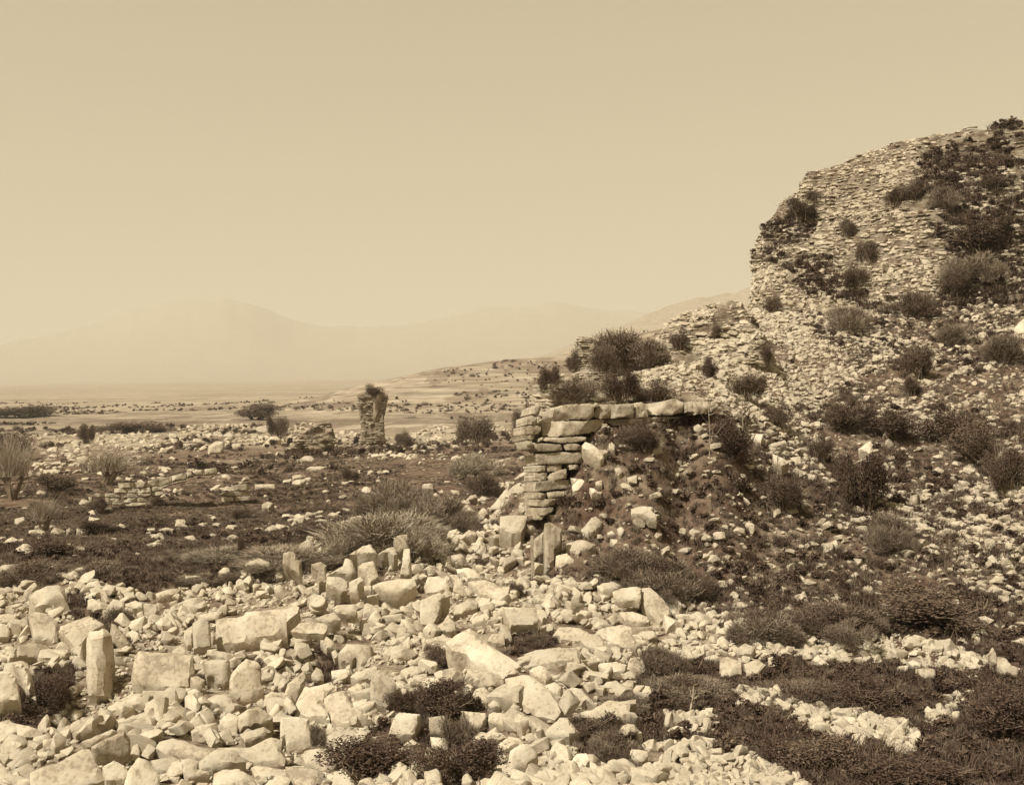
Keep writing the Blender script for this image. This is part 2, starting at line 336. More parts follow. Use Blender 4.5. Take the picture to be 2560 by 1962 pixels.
def traced(pts, base, nrm, thick, rnd, rough, cell, facets=2, exd=None, seed=0, taper=.9, layered=0.0, jag=.25):
    """A solid stone: the traced outline PTS (pixels) laid on the plane through BASE with normal NRM, the front worked with rounded
    edges, chipped facets and roughness, the body extruded by THICK. Returns a mesh in coordinates relative to base."""
    rnd_ = random.Random(seed)
    n = Vector(nrm).normalized(); b = Vector(base); e = Vector(EYE)
    ux = Vector((0, 0, 1)).cross(n)
    if ux.length < 1e-3: ux = Vector((1, 0, 0))
    ux.normalize(); uy = n.cross(ux)
    P = []
    for x, y in pts:
        d = Vector(ray(x, y)); den = d.dot(n)
        if abs(den) < 1e-4: den = -1e-4
        t = (b - e).dot(n) / den
        q = e + d * t - b; P.append(Vector((q.dot(ux), q.dot(uy))))
    out = []
    m = len(P)
    for i in range(m):                                   # ragged outline
        a, c = P[i], P[(i + 1) % m]; L = (c - a).length; k = max(1, int(L / cell)); nn = Vector((-(c - a).y, (c - a).x)) / max(L, 1e-6)
        for j in range(k):
            t = j / k
            out.append(a.lerp(c, t) + nn * (rnd_.random() - .5) * cell * jag * (1 if j else .4))
    arr = np.array([(v.x, v.y) for v in out]); mn = arr.min(0); mxx = arr.max(0); size = (mxx - mn)
    gx = np.arange(mn[0], mxx[0], cell); gy = np.arange(mn[1], mxx[1], cell)
    if len(gx) * len(gy) > 0:
        XX, YY = np.meshgrid(gx, gy); XX = XX + (np.array([rnd_.random() for _ in range(XX.size)]).reshape(XX.shape) - .5) * cell * .5; YY = YY + (np.array([rnd_.random() for _ in range(YY.size)]).reshape(YY.shape) - .5) * cell * .5
        ok = inpoly(XX.ravel(), YY.ravel(), out); G = np.stack([XX.ravel()[ok], YY.ravel()[ok]], -1)
    else: G = np.zeros((0, 2))
    def bd(Q):
        a = arr; c = np.roll(arr, -1, 0); ab = c - a; l2 = (ab ** 2).sum(-1) + 1e-12
        t = np.clip(((Q[:, None] - a[None]) * ab[None]).sum(-1) / l2[None], 0, 1)
        return np.sqrt(((a[None] + ab[None] * t[..., None] - Q[:, None]) ** 2).sum(-1)).min(1)
    if len(G): G = G[bd(G) > cell * .4]
    V2 = out + [Vector(g) for g in G.tolist()]; k = len(out)
    vo, _e, fo, *_ = delaunay_2d_cdt(V2, [(i, (i + 1) % k) for i in range(k)], [], 1, 1e-5)
    if not fo: return None
    Q = np.array([(v.x, v.y) for v in vo]); D = bd(Q)
    r = max(rnd, 1e-4); t = np.clip(1 - D / r, 0, 1); h = -r * (1 - np.sqrt(np.clip(1 - t * t, 0, 1)))
    cen = Q.mean(0); ext = max(size) / 2
    for _ in range(facets):
        a = rnd_.uniform(0, 2 * math.pi); dd = (Q - cen) @ np.array([math.cos(a), math.sin(a)])
        off = rnd_.uniform(.15, .65) * ext; h = np.minimum(h, (off - dd) * rnd_.uniform(.25, .7))
    sx = rnd_.uniform(0, 99); 
    h = h + (fbm(Q[:, 0] / (ext * .5) + sx, Q[:, 1] / (ext * .5), seed % 97, 4) - .5) * rough * 2
    if layered:                                          # horizontal beds, weathered in and out
        W_ = b.z + Q[:, 1] * uy.z
        h = h + (vn(W_ / layered, Q[:, 0] / (layered * 9), 7) - .5) * layered * 1.6 + (vn(W_ / (layered * .4), Q[:, 0] / (layered * 3), 8) - .5) * layered * .9
    ex = Vector(exd).normalized() * thick if exd is not None else (-n * .6 + Vector((0, 0, -.8))).normalized() * thick
    bm = bmesh.new(); vs_ = [bm.verts.new(ux * float(q[0]) + uy * float(q[1]) + n * float(hh)) for q, hh in zip(Q, h)]
    for f in fo:
        try: bm.faces.new([vs_[i] for i in f])
        except ValueError: pass
    for v in [v for v in bm.verts if not v.link_faces]: bm.verts.remove(v)
    c3 = Vector((0, 0, 0))
    for v in bm.verts: c3 += v.co
    c3 /= max(1, len(bm.verts))
    edge = [e_ for e_ in bm.edges if e_.is_boundary]
    for s_, tp in ((.45, 1.0), (.55, taper)):
        rr = bmesh.ops.extrude_edge_only(bm, edges=edge); nv = [g for g in rr['geom'] if isinstance(g, bmesh.types.BMVert)]
        c3 = c3 + ex * s_
        for v in nv:
            v.co += ex * s_; v.co = c3 + (v.co - c3) * tp + Vector((rnd_.random() - .5, rnd_.random() - .5, rnd_.random() - .5)) * cell * .25
        edge = [g for g in rr['geom'] if isinstance(g, bmesh.types.BMEdge) and g.is_boundary]
    try: bmesh.ops.holes_fill(bm, edges=edge, sides=0)
    except Exception: pass
    bmesh.ops.recalc_face_normals(bm, faces=bm.faces)
    me = bpy.data.meshes.new('stone'); bm.to_mesh(me); bm.free()
    me.polygons.foreach_set('use_smooth', np.ones(len(me.polygons), bool)); me.set_sharp_from_angle(angle=R(32))
    return me

CROP = dict(A=(0,1400,5.48), B=(350,1400,5.48), C=(700,1300,5.48), D=(0,1680,5.48), E=(360,1662,5.48), F=(700,1540,5.48), G=(700,1700,6.263), H=(1050,1540,5.48), I=(1050,1700,6.263),
            J=(1350,1540,5.48), K=(1350,1700,6.263), L=(1050,1320,6.263), M=(1380,1400,5.48), N=(0,1080,6.263), O=(200,1080,5.48), P=(450,1020,5.48), Q=(1000,1150,6.263), R=(1380,740,5.48),
            S=(2150,1550,5.346), T=(300,1300,5.48), U=(1280,1150,5.092), V=(1300,900,6.0), W=(850,920,7.303), X=(1200,700,3.054), Y=(1800,850,2.584), Z=(1800,1400,2.884), Z2=(1780,250,2.584), C2=(600,900,3.054), P0=(0,0,1))
def pix(code, s):
    ox, oy, k = CROP[code]
    return [(ox + float(a.split(',')[0]) / k, oy + float(a.split(',')[1]) / k) for a in s.split()]
def facing(px, tilt, yaw=0):
    """horizontal direction back to the eye turned by yaw, leaned up by tilt degrees"""
    d = ray(px, 981); h = Vector((-d[0], -d[1], 0)).normalized(); h.rotate(Matrix.Rotation(R(yaw), 3, 'Z'))
    return h * math.cos(R(tilt)) + Vector((0, 0, math.sin(R(tilt))))

# ------------------------------------------------------------------ masonry masses
def mass(name, pts, Yd, tilt, thick, rnd, rough, cell, mat, layered, label, cat, yaw=0, exd=(0, 1, -.15), seed=1, jag=.5):
    cx = sum(p[0] for p in pts) / len(pts); by = max(p[1] for p in pts)
    d = ray(cx, by); base = EYE + d * (Yd / d[1])
    m = traced(pts, base, facing(cx, tilt, yaw), thick, rnd, rough, cell, 0, exd, seed, .95, layered, jag)
    o = put(name, m, mat, loc=base); tag(o, label, cat)
    MASS.append(BVHTree.FromPolygons([Vector(v.co) + Vector(base) for v in m.vertices], [list(p.vertices) for p in m.polygons]))
    return o, m, Vector(base)
cliff, cliff_me, cliff_b = mass('masonry_cliff',
    [(1850,800),(1868,740),(1870,690),(1866,650),(1873,610),(1884,575),(1900,545),(1935,510),(1965,480),(1984,462),(1986,425),(2002,408),(2060,390),(2130,370),(2210,352),(2260,345),(2330,322),(2400,312),(2480,300),(2560,284),(2700,262),(2860,250),(2900,600),(2880,830),(2560,860),(2350,850),(2200,860),(2050,850),(1930,830)],
    66, 44, 16, 1.1, 1.25, .8, M_MA, .42, 'great ruined mass of coursed rubble masonry crowning the stony hill', 'masonry ruin', yaw=-14, exd=(.42, 1, -.25), seed=3)
ridge, ridge_me, ridge_b = mass('masonry_outcrop',
    [(1480,1010),(1500,950),(1530,915),(1575,895),(1605,885),(1620,850),(1640,812),(1665,790),(1700,775),(1760,768),(1810,756),(1850,745),(1890,780),(1930,860),(1900,920),(1800,990),(1700,1010),(1600,1020)],
    45, 52, 7, .8, .8, .4, M_MA, .35, 'pale broken rubble masonry outcrop running up to the hill behind the ashlar wall', 'masonry ruin', yaw=-6, exd=(.22, 1, -.35), seed=5)
stub, stub_me, stub_b = mass('masonry_stub',
    [(1415,985),(1432,940),(1446,905),(1438,870),(1442,846),(1462,838),(1496,846),(1515,862),(1535,864),(1560,866),(1600,880),(1610,930),(1590,990),(1500,1000)],
    44.5, 34, 3.5, .35, .6, .22, M_PI, .12, 'stub of layered masonry with thin courses left of the big bush on the ridge', 'masonry ruin', yaw=8, exd=(.1, 1, -.3), seed=6)
core_, core_me, core_b = mass('masonry_core',
    [(1338,1330),(1330,1200),(1334,1100),(1342,1010),(1352,960),(1375,945),(1420,940),(1450,985),(1560,1000),(1620,1030),(1560,1130),(1480,1200),(1420,1290)],
    34.6, 6, 9, .3, .4, .25, M_MA, .3, 'rubble core showing behind and left of the ashlar wall', 'masonry ruin', yaw=16, exd=(.06, 1, -.05), seed=9)
pier_s = 'P'
pier, pier_me, pier_b = mass('masonry_block',
    pix('P', '1420,560 1500,500 1610,380 1730,310 1790,220 1900,190 2050,160 2090,250 2130,400 2120,580 1900,590 1700,580 1560,590'),
    142, 10, 5, .6, .9, .28, M_MA, 0.3, 'low weathered remnant of masonry with a dark bush on its left shoulder', 'masonry ruin', exd=(-.19, 1, -.2), seed=8)

# the lone pier standing on the plain
PB = ray(930, 1125); PBL = EYE + PB * (150 / PB[1])
pillar = empty('ruined_pier', PBL); tag(pillar, 'tall lone masonry pier widening at its top, standing on the plain', 'pier')
pm = traced(pix('W', '350,1400 370,1330 385,1100 378,900 360,800 320,680 300,640 335,560 325,490 420,440 480,400 560,360 640,400 720,420 800,450 880,520 865,640 850,760 822,860 815,1000 822,1200 840,1350 850,1400'),
            PBL, facing(930, 0, 12), 3.2, .4, .35, .2, 0, (-.13, 1, -.05), 11, .9, .2, .9)
sh_ = put('core', pm, M_PI, pillar)
MASS.append(BVHTree.FromPolygons([Vector(v.co) + Vector(PBL) for v in pm.vertices], [list(p.vertices) for p in pm.polygons]))
ps = traced(pix('W', '610,1020 604,850 606,700 640,590 690,450 760,450 800,480 770,600 730,760 708,850 700,960'),
            Vector(PBL) + facing(930, 0, 12) * .35, facing(930, 0, 12), 1.2, .25, .12, .35, 0, (0, 1, 0), 12, .97, 0, .3)
put('mortar_face', ps, M_PL, pillar, loc=facing(930, 0, 12) * .35)
ps = traced(pix('W', '500,470 690,400 770,420 860,480 882,530 800,500 700,470 600,520 520,540'),
            Vector(PBL) + facing(930, 0, 12) * .355, facing(930, 20, 12), 1.6, .2, .2, .3, 0, (0, 1, 0), 13, .97, 0, .3)
put('cap_stone', ps, M_PL, pillar, loc=facing(930, 0, 12) * .355)

# ------------------------------------------------------------------ traced stones
# crop | kind | options | outline | label | short name used to place its neighbours
STONES = '''
A|O|t40 h.8|400,420 650,310 800,290 860,330 900,430 925,520 980,660 880,700 700,640 560,630 480,600 520,520 400,450|big round-topped boulder with a dark hollow, below the grass at far left|the round-topped hollow boulder
A|S|t28 h.4|390,680 620,720 780,820 790,1155 620,1110 460,1070 430,900 385,800|smooth white upright slab below the round-topped hollow boulder|the smooth white upright slab
A|B|t58 h.45 l.2 d|820,880 1210,740 1420,850 1380,880 1190,980 1020,1130 880,1010 800,960|tilted block with shaded lower edge just above the tall broken column shaft|the tilted block over the shaft
A|B|t18 h.5 l.15|240,1170 430,1130 620,1150 670,1200 640,1380 500,1360 230,1330|two-toned rectangular block lying under the smooth white upright slab|the two-toned block
P0|C|t12 h.45 r.26 y-8|210,1580 219,1578 242,1577 252,1570 263,1575 274,1588 277,1655 272,1661 272,1735 276,1748 263,1756 246,1748 235,1758 215,1740 210,1690|tall broken column shaft standing upright in the rubble at left|the tall broken column shaft
A|S|t30 h.3 y20|1530,860 1590,880 1720,1020 1820,1190 1680,1140 1560,1020||
A|B|t30 h.2|1380,430 1420,400 1470,480 1500,570 1450,580 1390,480||
A|S|t55 h.25 l.3 d|1460,640 1550,520 1700,560 1690,640 1560,680||
A|S|t55 h.25 l.25 d|1700,600 1850,540 1960,590 1940,640 1820,650||
A|O|t40 h.4|1920,650 1990,570 2150,590 2180,680 2130,780 2050,800 1970,740|heart-shaped pale boulder at the foot of the grass, left of the chip scree|the heart-shaped boulder
A|B|t45 h.4|-60,740 150,720 270,730 200,820 80,870 -60,850||
A|B|t25 h.4|-60,850 110,880 140,980 110,1060 -60,1080||
A|B|t30 h.15|90,440 180,440 215,500 150,520||
A|O|t50 h.25|80,610 230,590 300,660 190,690||
A|O|t30 h.3|60,1180 150,1160 220,1200 210,1330 110,1380||
D|B|t20 h.6 l.2|-80,-20 130,-15 220,60 240,250 255,400 -80,430|large plain block cut by the left edge, shadowed hollow below it|the plain block at the left edge
A|C|t30 h.25 r.14|150,1390 280,1385 370,1450 430,1600 460,1780 480,1900 400,1850 330,1790 280,1600 220,1480|leaning rounded stone bar beside the plain block at the left edge|the leaning rounded bar
D|S|t55 h.35|-60,690 60,640 120,605 160,650 220,660 260,790 170,860 60,950 -60,990||
D|B|t62 h.42 l.32 d|220,690 380,715 480,750 545,780 548,830 250,900 230,800|squared block with lit top and dark front near the lower left corner|the dark-fronted squared block
D|S|t55 h.12|220,1150 500,1050 510,1090 300,1200||
D|C|t45 h.28 r.12 l.05|960,780 1200,720 1440,610 1450,520 1580,540 1610,600 1560,640 1440,720 1250,850 1080,870 1050,920 980,860|long broken cornice piece pointing up to the right at lower left|the long broken cornice
D|S|t45 h.22 l.15 d|1120,940 1450,800 1540,760 1600,790 1540,870 1250,1010 1200,1010|narrow straight slab resting across the streaked upright stone|the narrow straight slab
D|S|t5 h.3 m1|1250,1030 1380,950 1700,810 1780,900 1790,1010 1800,1080 1760,1230 1660,1230 1450,1170 1320,1160|streaked grey upright stone beneath the narrow straight slab|the streaked upright stone
D|S|t48 h.4|550,1280 760,1220 1110,1030 1220,1020 1340,1260 1400,1330 1420,1450 1100,1600 420,1600 400,1350|broad roof-shaped slab at the bottom left, below the squared dark-fronted block|the broad roof-shaped slab
D|B|t35 h.3 l.15|1400,1290 1560,1200 1700,1270 1760,1370 1720,1480 1450,1460||
D|B|t45 h.4|1760,1330 1900,1150 2030,1190 2130,1340 2192,1360 2192,1600 1680,1600||
D|O|t30 h.25|580,910 770,880 840,910 770,1000 770,1090 640,1070 580,990||
D|S|t50 h.15|740,1120 860,1100 900,1130 800,1180||
D|S|t50 h.1|30,1090 130,1110 140,1150 100,1165||
P0|B|t26 h.8|335,1640 345,1625 380,1628 440,1630 480,1636 482,1690 470,1715 445,1727 400,1724 345,1715 325,1700 330,1665|big pitted rectangular block in the middle of the left rubble|the big pitted block
E|S|t40 h.35|-20,340 270,340 350,470 210,540 90,560 -20,520||
E|S|t50 h.1|150,590 320,490 410,490 350,540 220,570||
E|O|t30 h.35|640,150 740,140 840,200 820,330 720,360 680,260||
P0|C|t18 h.35 r.15|505,1650 540,1646 572,1648 577,1680 573,1705 560,1722 541,1712 530,1694 515,1690|tapering stone drum between the big pitted block and the arched stele|the tapering drum
E|S|t14 h.35|1190,130 1290,0 1400,-90 1560,-40 1600,20 1590,260 1645,300 1640,430 1540,500 1400,520 1250,480 1170,370 1165,280|arch-topped upright stele right of the tapering drum|the arched stele
E|O|t50 h.4|820,410 960,350 1150,360 1250,480 1400,520 1330,560 1170,670 1000,560 930,540 860,520||
E|O|t30 h.35|1650,420 1750,350 1860,380 1880,430 1780,480 1700,560 1640,560||
E|O|t25 h.5 m1|1250,700 1400,600 1560,560 1750,700 1650,820 1500,850 1300,930 1240,830|boulder with rough shaded left face below the arched stele|the rough-faced boulder
E|B|t50 h.25 l.12 d|1300,930 1640,830 1740,900 1600,970 1380,1050 1360,1000|long squared beam end under the rough-faced boulder|the squared beam end
E|S|t55 h.35 l.08|200,1020 380,970 560,1010 730,1090 980,1130 1000,1250 950,1330 750,1310 600,1260 420,1200 280,1200 150,1100|wide pale slab sloping right, under the chip heap at bottom left|the wide sloping slab
E|S|t50 h.3|100,1290 400,1240 510,1290 520,1460 250,1450 150,1400||
E|B|t30 h.35|500,1290 600,1270 740,1310 720,1420 880,1450 890,1500 600,1560 540,1480||
E|B|t50 h.35|750,1300 1000,1130 1250,1150 1400,1260 1200,1340 1000,1390 940,1440 760,1440||
E|S|t55 h.4|1000,1100 1450,1090 1750,950 1900,1000 1880,1150 1950,1250 1930,1350 1700,1350 1560,1320 1400,1250||
E|O|t50 h.4|950,1440 1070,1380 1300,1370 1450,1450 1540,1560 1560,1690 900,1690||
E|O|t45 h.3|1450,1370 1560,1340 1720,1370 1920,1400 1940,1480 1820,1540 1640,1580 1500,1500||
E|O|t40 h.3|1940,1390 2050,1360 2192,1370 2110,1560 2050,1620 1950,1550||
E|O|t45 h.3|1600,1690 1700,1550 1820,1530 1950,1690||
B|S|t30 h.45|1020,800 1400,740 1440,690 1700,660 1950,640 2000,620 2100,550 2150,600 2140,700 1990,830 2000,1040 1850,1080 1600,1110 1300,1210 1050,1220 1020,1050|largest smooth slab of the left rubble, with a horn at its upper right corner|the largest horned slab
B|S|t25 h.3|610,960 720,880 720,1170 650,1180 600,1080||
B|B|t25 h.4|730,850 850,780 960,850 970,960 980,1190 870,1220 740,1215||
B|S|t60 h.16 l.12 d|430,1240 540,1160 620,1200 640,1270 450,1260||
B|B|t45 h.35|1000,1220 1250,1260 1260,1330 1200,1370 1100,1340 950,1290||
B|O|t35 h.35 m1|1260,1280 1690,1250 1650,1310 1450,1360 1330,1340||
B|S|t60 h.2|210,440 440,375 560,380 500,440 230,500|long flat slab sunk in the grass above the chip scree|the long sunken slab
B|O|t35 h.3|1080,140 1150,90 1210,90 1245,130 1220,220 1130,180||
B|S|t50 h.15|620,210 760,200 850,215 700,250 620,270||
T|O|t40 h.5|1700,620 1720,550 1900,490 2050,540 2150,600 2080,640 1950,660 1800,640|pale domed boulder on the grass crest left of the fluted stump|the domed crest boulder
C|O|t40 h.4|-130,420 -40,370 20,375 80,430 40,530 -60,520||
C|S|t8 h.3 m1|40,450 170,425 210,470 230,540 280,560 290,800 200,720 80,650 30,600|streaked fluted stump standing on the grass crest|the fluted stump
C|O|t45 h.5 l.1|950,440 1090,350 1240,300 1330,420 1310,460 1180,470 1050,430|humped boulder on the crest left of the tall standing slab|the humped crest boulder
C|B|t20 h.35|1560,240 1640,200 1740,195 1750,260 1760,390 1680,400 1600,420 1550,330||
C|S|t6 h.3|1680,400 1760,390 1780,600 1780,760 1700,775 1640,740 1670,600|narrow standing slab capped by a block on the heap's crest|the narrow standing slab
C|O|t45 h.35|1340,440 1480,360 1560,330 1600,420 1620,470 1560,500 1470,440 1420,460||
Q|S|t50 h.4|245,1230 280,1160 540,1140 640,1220 740,1300 600,1340 380,1370 240,1370|broad flat-bottomed slab right of the narrow standing slab|the broad crest slab
C|S|t22 h.3 y14|1080,630 1140,580 1280,555 1330,690 1365,790 1240,865 1190,760|clean rectangular slab leaning left in the dark hollow of the heap|the clean leaning slab
C|B|t42 h.4|1265,880 1400,830 1600,790 1840,785 1870,870 1800,930 1650,985 1480,980 1280,940|long pointed block lying below the clean leaning slab|the long pointed block
C|S|t15 h.3|430,600 560,570 640,620 630,700 650,880 540,850 520,720||
C|O|t40 h.5|690,700 860,600 900,480 980,520 1030,620 1050,700 980,765 860,740||
C|B|t25 h.4|650,760 840,780 930,840 930,970 850,990 720,920 650,860||
C|B|t18 h.35|940,850 1100,770 1140,830 1070,900 1060,1080 960,1070||
C|B|t35 h.3|1060,900 1250,890 1250,970 1080,960||
C|S|t60 h.2 l.15|480,1330 640,1270 760,1250 830,1350 700,1380 560,1370||
C|S|t62 h.16 l.45 d|140,1500 280,1380 600,1390 650,1430 630,1500 600,1530 350,1530|thin flat slab jutting over a black hollow beside the round capital|the jutting thin slab
C|S|t50 h.22 l.2 d|780,1150 1040,1140 1060,1240 1030,1290 900,1280 780,1255 720,1200||
L|B|t35 h.5|60,900 120,760 300,740 420,800 460,950 300,990 100,990||
L|S|t35 h.35|450,720 560,700 650,830 720,1000 740,1070 640,1060 600,1050 510,960 540,850||
L|O|t45 h.4|560,600 740,590 860,620 980,740 960,800 740,790 680,700 580,670||
L|S|t50 h.5|740,820 1000,790 1140,830 1240,900 1400,900 1370,1010 1200,1080 930,1050 870,950 780,900|pale ragged slab left of the green cushion plant by the standing stones|the ragged pale slab
L|O|t40 h.35|290,440 480,420 500,560 450,600 340,520||
L|O|t35 h.4|500,400 640,380 720,440 740,560 600,560 520,500||
L|O|t35 h.25|860,570 980,570 980,640 940,670 870,620||
L|B|t35 h.35 y25|1310,460 1480,420 1520,500 1400,560 1320,600||
L|B|t14 h.5 l.14|1300,1240 1840,1230 1850,1470 1750,1550 1420,1550 1390,1450|wedge-shaped capital block, wide above, with a dark slit under it|the wedge-shaped capital block
L|B|t40 h.5|0,1130 200,1030 300,1000 470,1040 350,1100 280,1350 200,1480 0,1480||
L|O|t38 h.5 l.05|210,1550 360,1440 440,1320 560,1480 570,1570 480,1640 250,1600||
L|O|t45 h.4|520,1180 640,1150 750,1080 900,1100 880,1200 640,1360 520,1370||
Q|C|t40 h.6 r.3|1390,720 1650,420 1640,300 1780,300 1720,480 1650,700 1560,790 1400,790|upper of two thick shafts fallen against the wall's left side|the upper fallen shaft
Q|C|t38 h.5 r.3|1000,1090 1030,960 1180,830 1300,700 1390,760 1410,830 1340,910 1230,1060 1100,1080 1050,1130|lower of two thick shafts fallen against the wall's left side|the lower fallen shaft
Q|B|t45 h.3|930,1200 1080,1080 1200,1130 1190,1170 1050,1190 950,1220||
Q|O|t40 h.4|1470,420 1540,350 1620,330 1640,400 1500,500||
Q|O|t40 h.4|1780,280 1900,180 2000,140 2100,260 1900,270||
Q|S|t30 h.3|370,1140 420,1000 480,1030 540,1120 440,1160||
Q|O|t35 h.35|510,1060 600,1000 660,1070 620,1140 560,1120||
Q|O|t35 h.4|660,1060 780,990 870,1000 850,1120 700,1120||
Q|O|t30 h.35|880,1000 980,980 1020,1050 930,1110 880,1080||
Q|S|t55 h.5|1570,860 1800,830 2000,850 1960,1000 1900,1120 1750,1130 1560,1050|sloping panel of broken masonry left of the upright slabs|the broken masonry panel
Q|O|t40 h.3|1400,1190 1550,1140 1560,1220 1480,1230||
Q|O|t40 h.35|1010,640 1100,540 1190,520 1220,580 1100,630 1020,660||
Q|O|t40 h.4|980,730 1060,670 1130,740 1180,780 1020,820 960,800||
U|S|t5 h.45 m1 y10|420,810 480,790 560,830 640,880 640,1100 560,1180 540,1370 440,1425 430,1300 420,1000|tallest upright slab, stained, at the foot of the ashlar wall|the tallest upright slab
U|S|t8 h.3 y6|275,1020 410,900 415,1190 280,1270|slanting-topped upright slab left of the tallest upright slab|the slanting-topped slab
U|S|t3 h.2|238,960 272,960 285,1560 250,1570|thin post-like slab edge at the left foot of the ashlar wall|the thin post-like slab
U|O|t35 h.5|545,1350 560,1200 700,1170 785,1250 780,1290 690,1340 550,1420||
U|B|t45 h.3|288,1290 425,1310 430,1430 290,1540||
U|O|t40 h.5|850,900 950,780 1010,710 1070,690 1190,790 1100,880 1000,960 900,980 840,960|pointed pale boulder on the turf right of the tallest upright slab|the pointed turf boulder
U|B|t42 h.4|690,1050 860,1000 960,1020 1060,1070 1000,1110 860,1170 680,1165|flat angular block below the pointed turf boulder|the flat angular block
U|S|t40 h.22 l.08|1510,610 1650,575 1800,590 1780,640 1833,690 1833,750 1740,740 1700,700 1510,690|table-like broken slab alone on the dark turf|the table-like slab
U|O|t30 h.3|1330,870 1380,840 1430,880 1420,930 1380,980 1340,940||
U|O|t35 h.25|1210,920 1270,890 1310,930 1290,960 1220,950||
U|S|t50 h.2|1250,1000 1340,1000 1400,1050 1300,1070||
U|O|t30 h.3|760,320 860,220 940,250 930,330 830,400 780,390||
U|O|t35 h.2|740,220 850,230 800,290||
U|O|t35 h.3|1300,90 1380,90 1395,150 1350,190 1310,160||
U|O|t35 h.25|990,340 1060,350 1090,390 1150,390 1150,430 1020,420||
U|O|t35 h.25|1060,270 1140,250 1145,310 1070,320||
M|S|t45 h.22 l.22 d|830,420 960,370 1160,350 1230,380 1220,490 1200,560 1120,535 950,550 850,500|flat slab propped over small stones at the right end of the heap|the propped flat slab
M|S|t36 h.4|1210,380 1340,360 1430,430 1530,530 1610,640 1640,740 1540,830 1480,890 1380,760 1260,620 1220,530|long pale slab sliding down rightward from the propped flat slab|the long sliding slab
M|B|t34 h.4|1530,540 1590,500 1750,560 1775,600 1730,740 1640,740 1600,640||
M|O|t40 h.3|920,610 1100,560 1165,630 1110,700 1000,660||
M|O|t35 h.3|790,600 870,590 960,670 870,710 790,660||
M|O|t45 h.35 l.08|1840,750 1980,670 2150,730 2192,830 2080,860 1980,870 1900,810|pale boulder perched over a dark wedge at the thicket's edge|the perched pale boulder
M|S|t50 h.4 l.05|920,700 1100,690 1300,760 1330,830 1200,870 1000,830||
H|O|t45 h.5|1790,240 1880,110 2080,100 2192,120 2400,250 2350,350 2100,360 1880,330|broad smooth boulder above the dark weeds, centre right of the heap|the broad smooth boulder
J|B|t42 h.4|550,310 640,230 820,240 880,330 900,400 760,460 620,390||
J|B|t42 h.5|890,140 1100,100 1240,130 1260,260 1370,400 1300,460 940,380 890,300||
J|O|t35 h.5|1210,620 1250,550 1380,540 1440,620 1470,760 1400,790 1250,770 1210,680|rounded upright boulder at the left edge of the dark weed patch|the rounded weed-side boulder
J|B|t40 h.35|780,640 1050,610 1200,660 1140,780 960,780 850,720||
J|O|t40 h.4|920,880 1060,860 1130,930 1060,1040 990,1010 850,950||
J|O|t38 h.4|1080,1050 1110,920 1200,860 1310,870 1280,970 1180,1050||
J|O|t30 h.4|1360,1060 1440,940 1490,950 1520,1020 1500,1110 1420,1110||
J|S|t40 h.2 l.1|1240,1040 1320,940 1430,940 1370,1010 1320,1050||
J|S|t50 h.45|450,1300 720,1260 950,1120 1090,1140 1240,1110 1330,1080 1320,1150 1250,1170 1230,1280 1300,1290 1350,1350 1000,1420 700,1480 620,1420 460,1370|huge low slab at the right end of the big stones, weeds before it|the huge low slab
J|O|t42 h.4|340,1000 460,950 570,970 700,1120 760,1200 620,1170 560,1260 450,1180 400,1090||
J|O|t35 h.4|1070,1560 1130,1480 1200,1450 1300,1470 1340,1530 1400,1580 1250,1600 1220,1700 1190,1780 1160,1680 1090,1600|mushroom-shaped boulder sunk in dark weeds below the huge low slab|the mushroom-shaped boulder
K|O|t45 h.55|130,700 270,590 310,540 430,545 540,680 620,780 460,900 250,910 50,900 20,860|sharp-crested boulder with a dark stain above the egg-shaped boulder|the sharp-crested boulder
H|B|t46 h.5|1160,830 1390,780 1480,780 1720,940 1900,1200 1930,1260 1840,1380 1600,1350 1350,1220 1210,1020|long moulded block with carved parallel lines along its lower edge|the carved moulded block
H|S|t55 h.5|350,320 560,180 680,130 780,200 820,270 1000,390 1290,570 1390,640 1230,710 1140,820 900,720 720,600 640,480 430,430|great triangular slab spread across the middle of the heap|the great triangular slab
H|B|t32 h.3|920,330 980,240 1150,220 1160,380 1010,370||
H|O|t40 h.4|310,720 480,680 560,740 600,850 470,900 340,870||
H|O|t45 h.45|660,680 860,710 1100,750 1160,840 1150,900 1000,980 850,960 720,880 620,830||
H|O|t30 h.3|580,1100 580,960 660,920 730,960 690,1100||
H|O|t36 h.4|700,1080 760,980 880,950 1000,1060 990,1120 920,1210 780,1180||
H|O|t36 h.3|1010,1010 1110,950 1200,1020 1190,1090 1060,1100||
H|O|t36 h.2|410,1050 500,990 580,1060 540,1090||
H|O|t45 h.2|440,1130 560,1120 620,1200 560,1220 470,1180||
H|O|t36 h.25|930,1210 1010,1140 1090,1170 1100,1250 1000,1260||
H|B|t30 h.35|940,1340 1000,1310 1150,1330 1160,1500 1080,1510 930,1430||
H|B|t28 h.4|560,1290 900,1320 920,1380 830,1560 700,1540 680,1400 590,1340|flaring stone like an anvil above the dark weeds, centre|the anvil-like stone
H|O|t45 h.35|30,870 100,800 250,820 380,970 360,1030 200,1020 60,980||
H|O|t35 h.25|1240,1230 1290,1180 1370,1230 1360,1300 1260,1300||
H|O|t35 h.3|1160,820 1300,690 1380,780 1300,800||
H|O|t40 h.4|1490,720 1620,640 1740,700 1800,800 1720,930 1560,830||
H|O|t35 h.2|1800,820 1920,780 1930,850 1860,860||
H|O|t42 h.35|1700,930 1850,880 1950,960 1900,1100 1780,1050||
H|O|t42 h.35|1980,1010 2080,960 2192,980 2192,1130 2060,1120||
H|S|t55 h.5|1420,490 1620,430 1860,400 2000,400 2192,390 2192,600 1950,650 1750,700 1620,640 1500,640 1400,560||
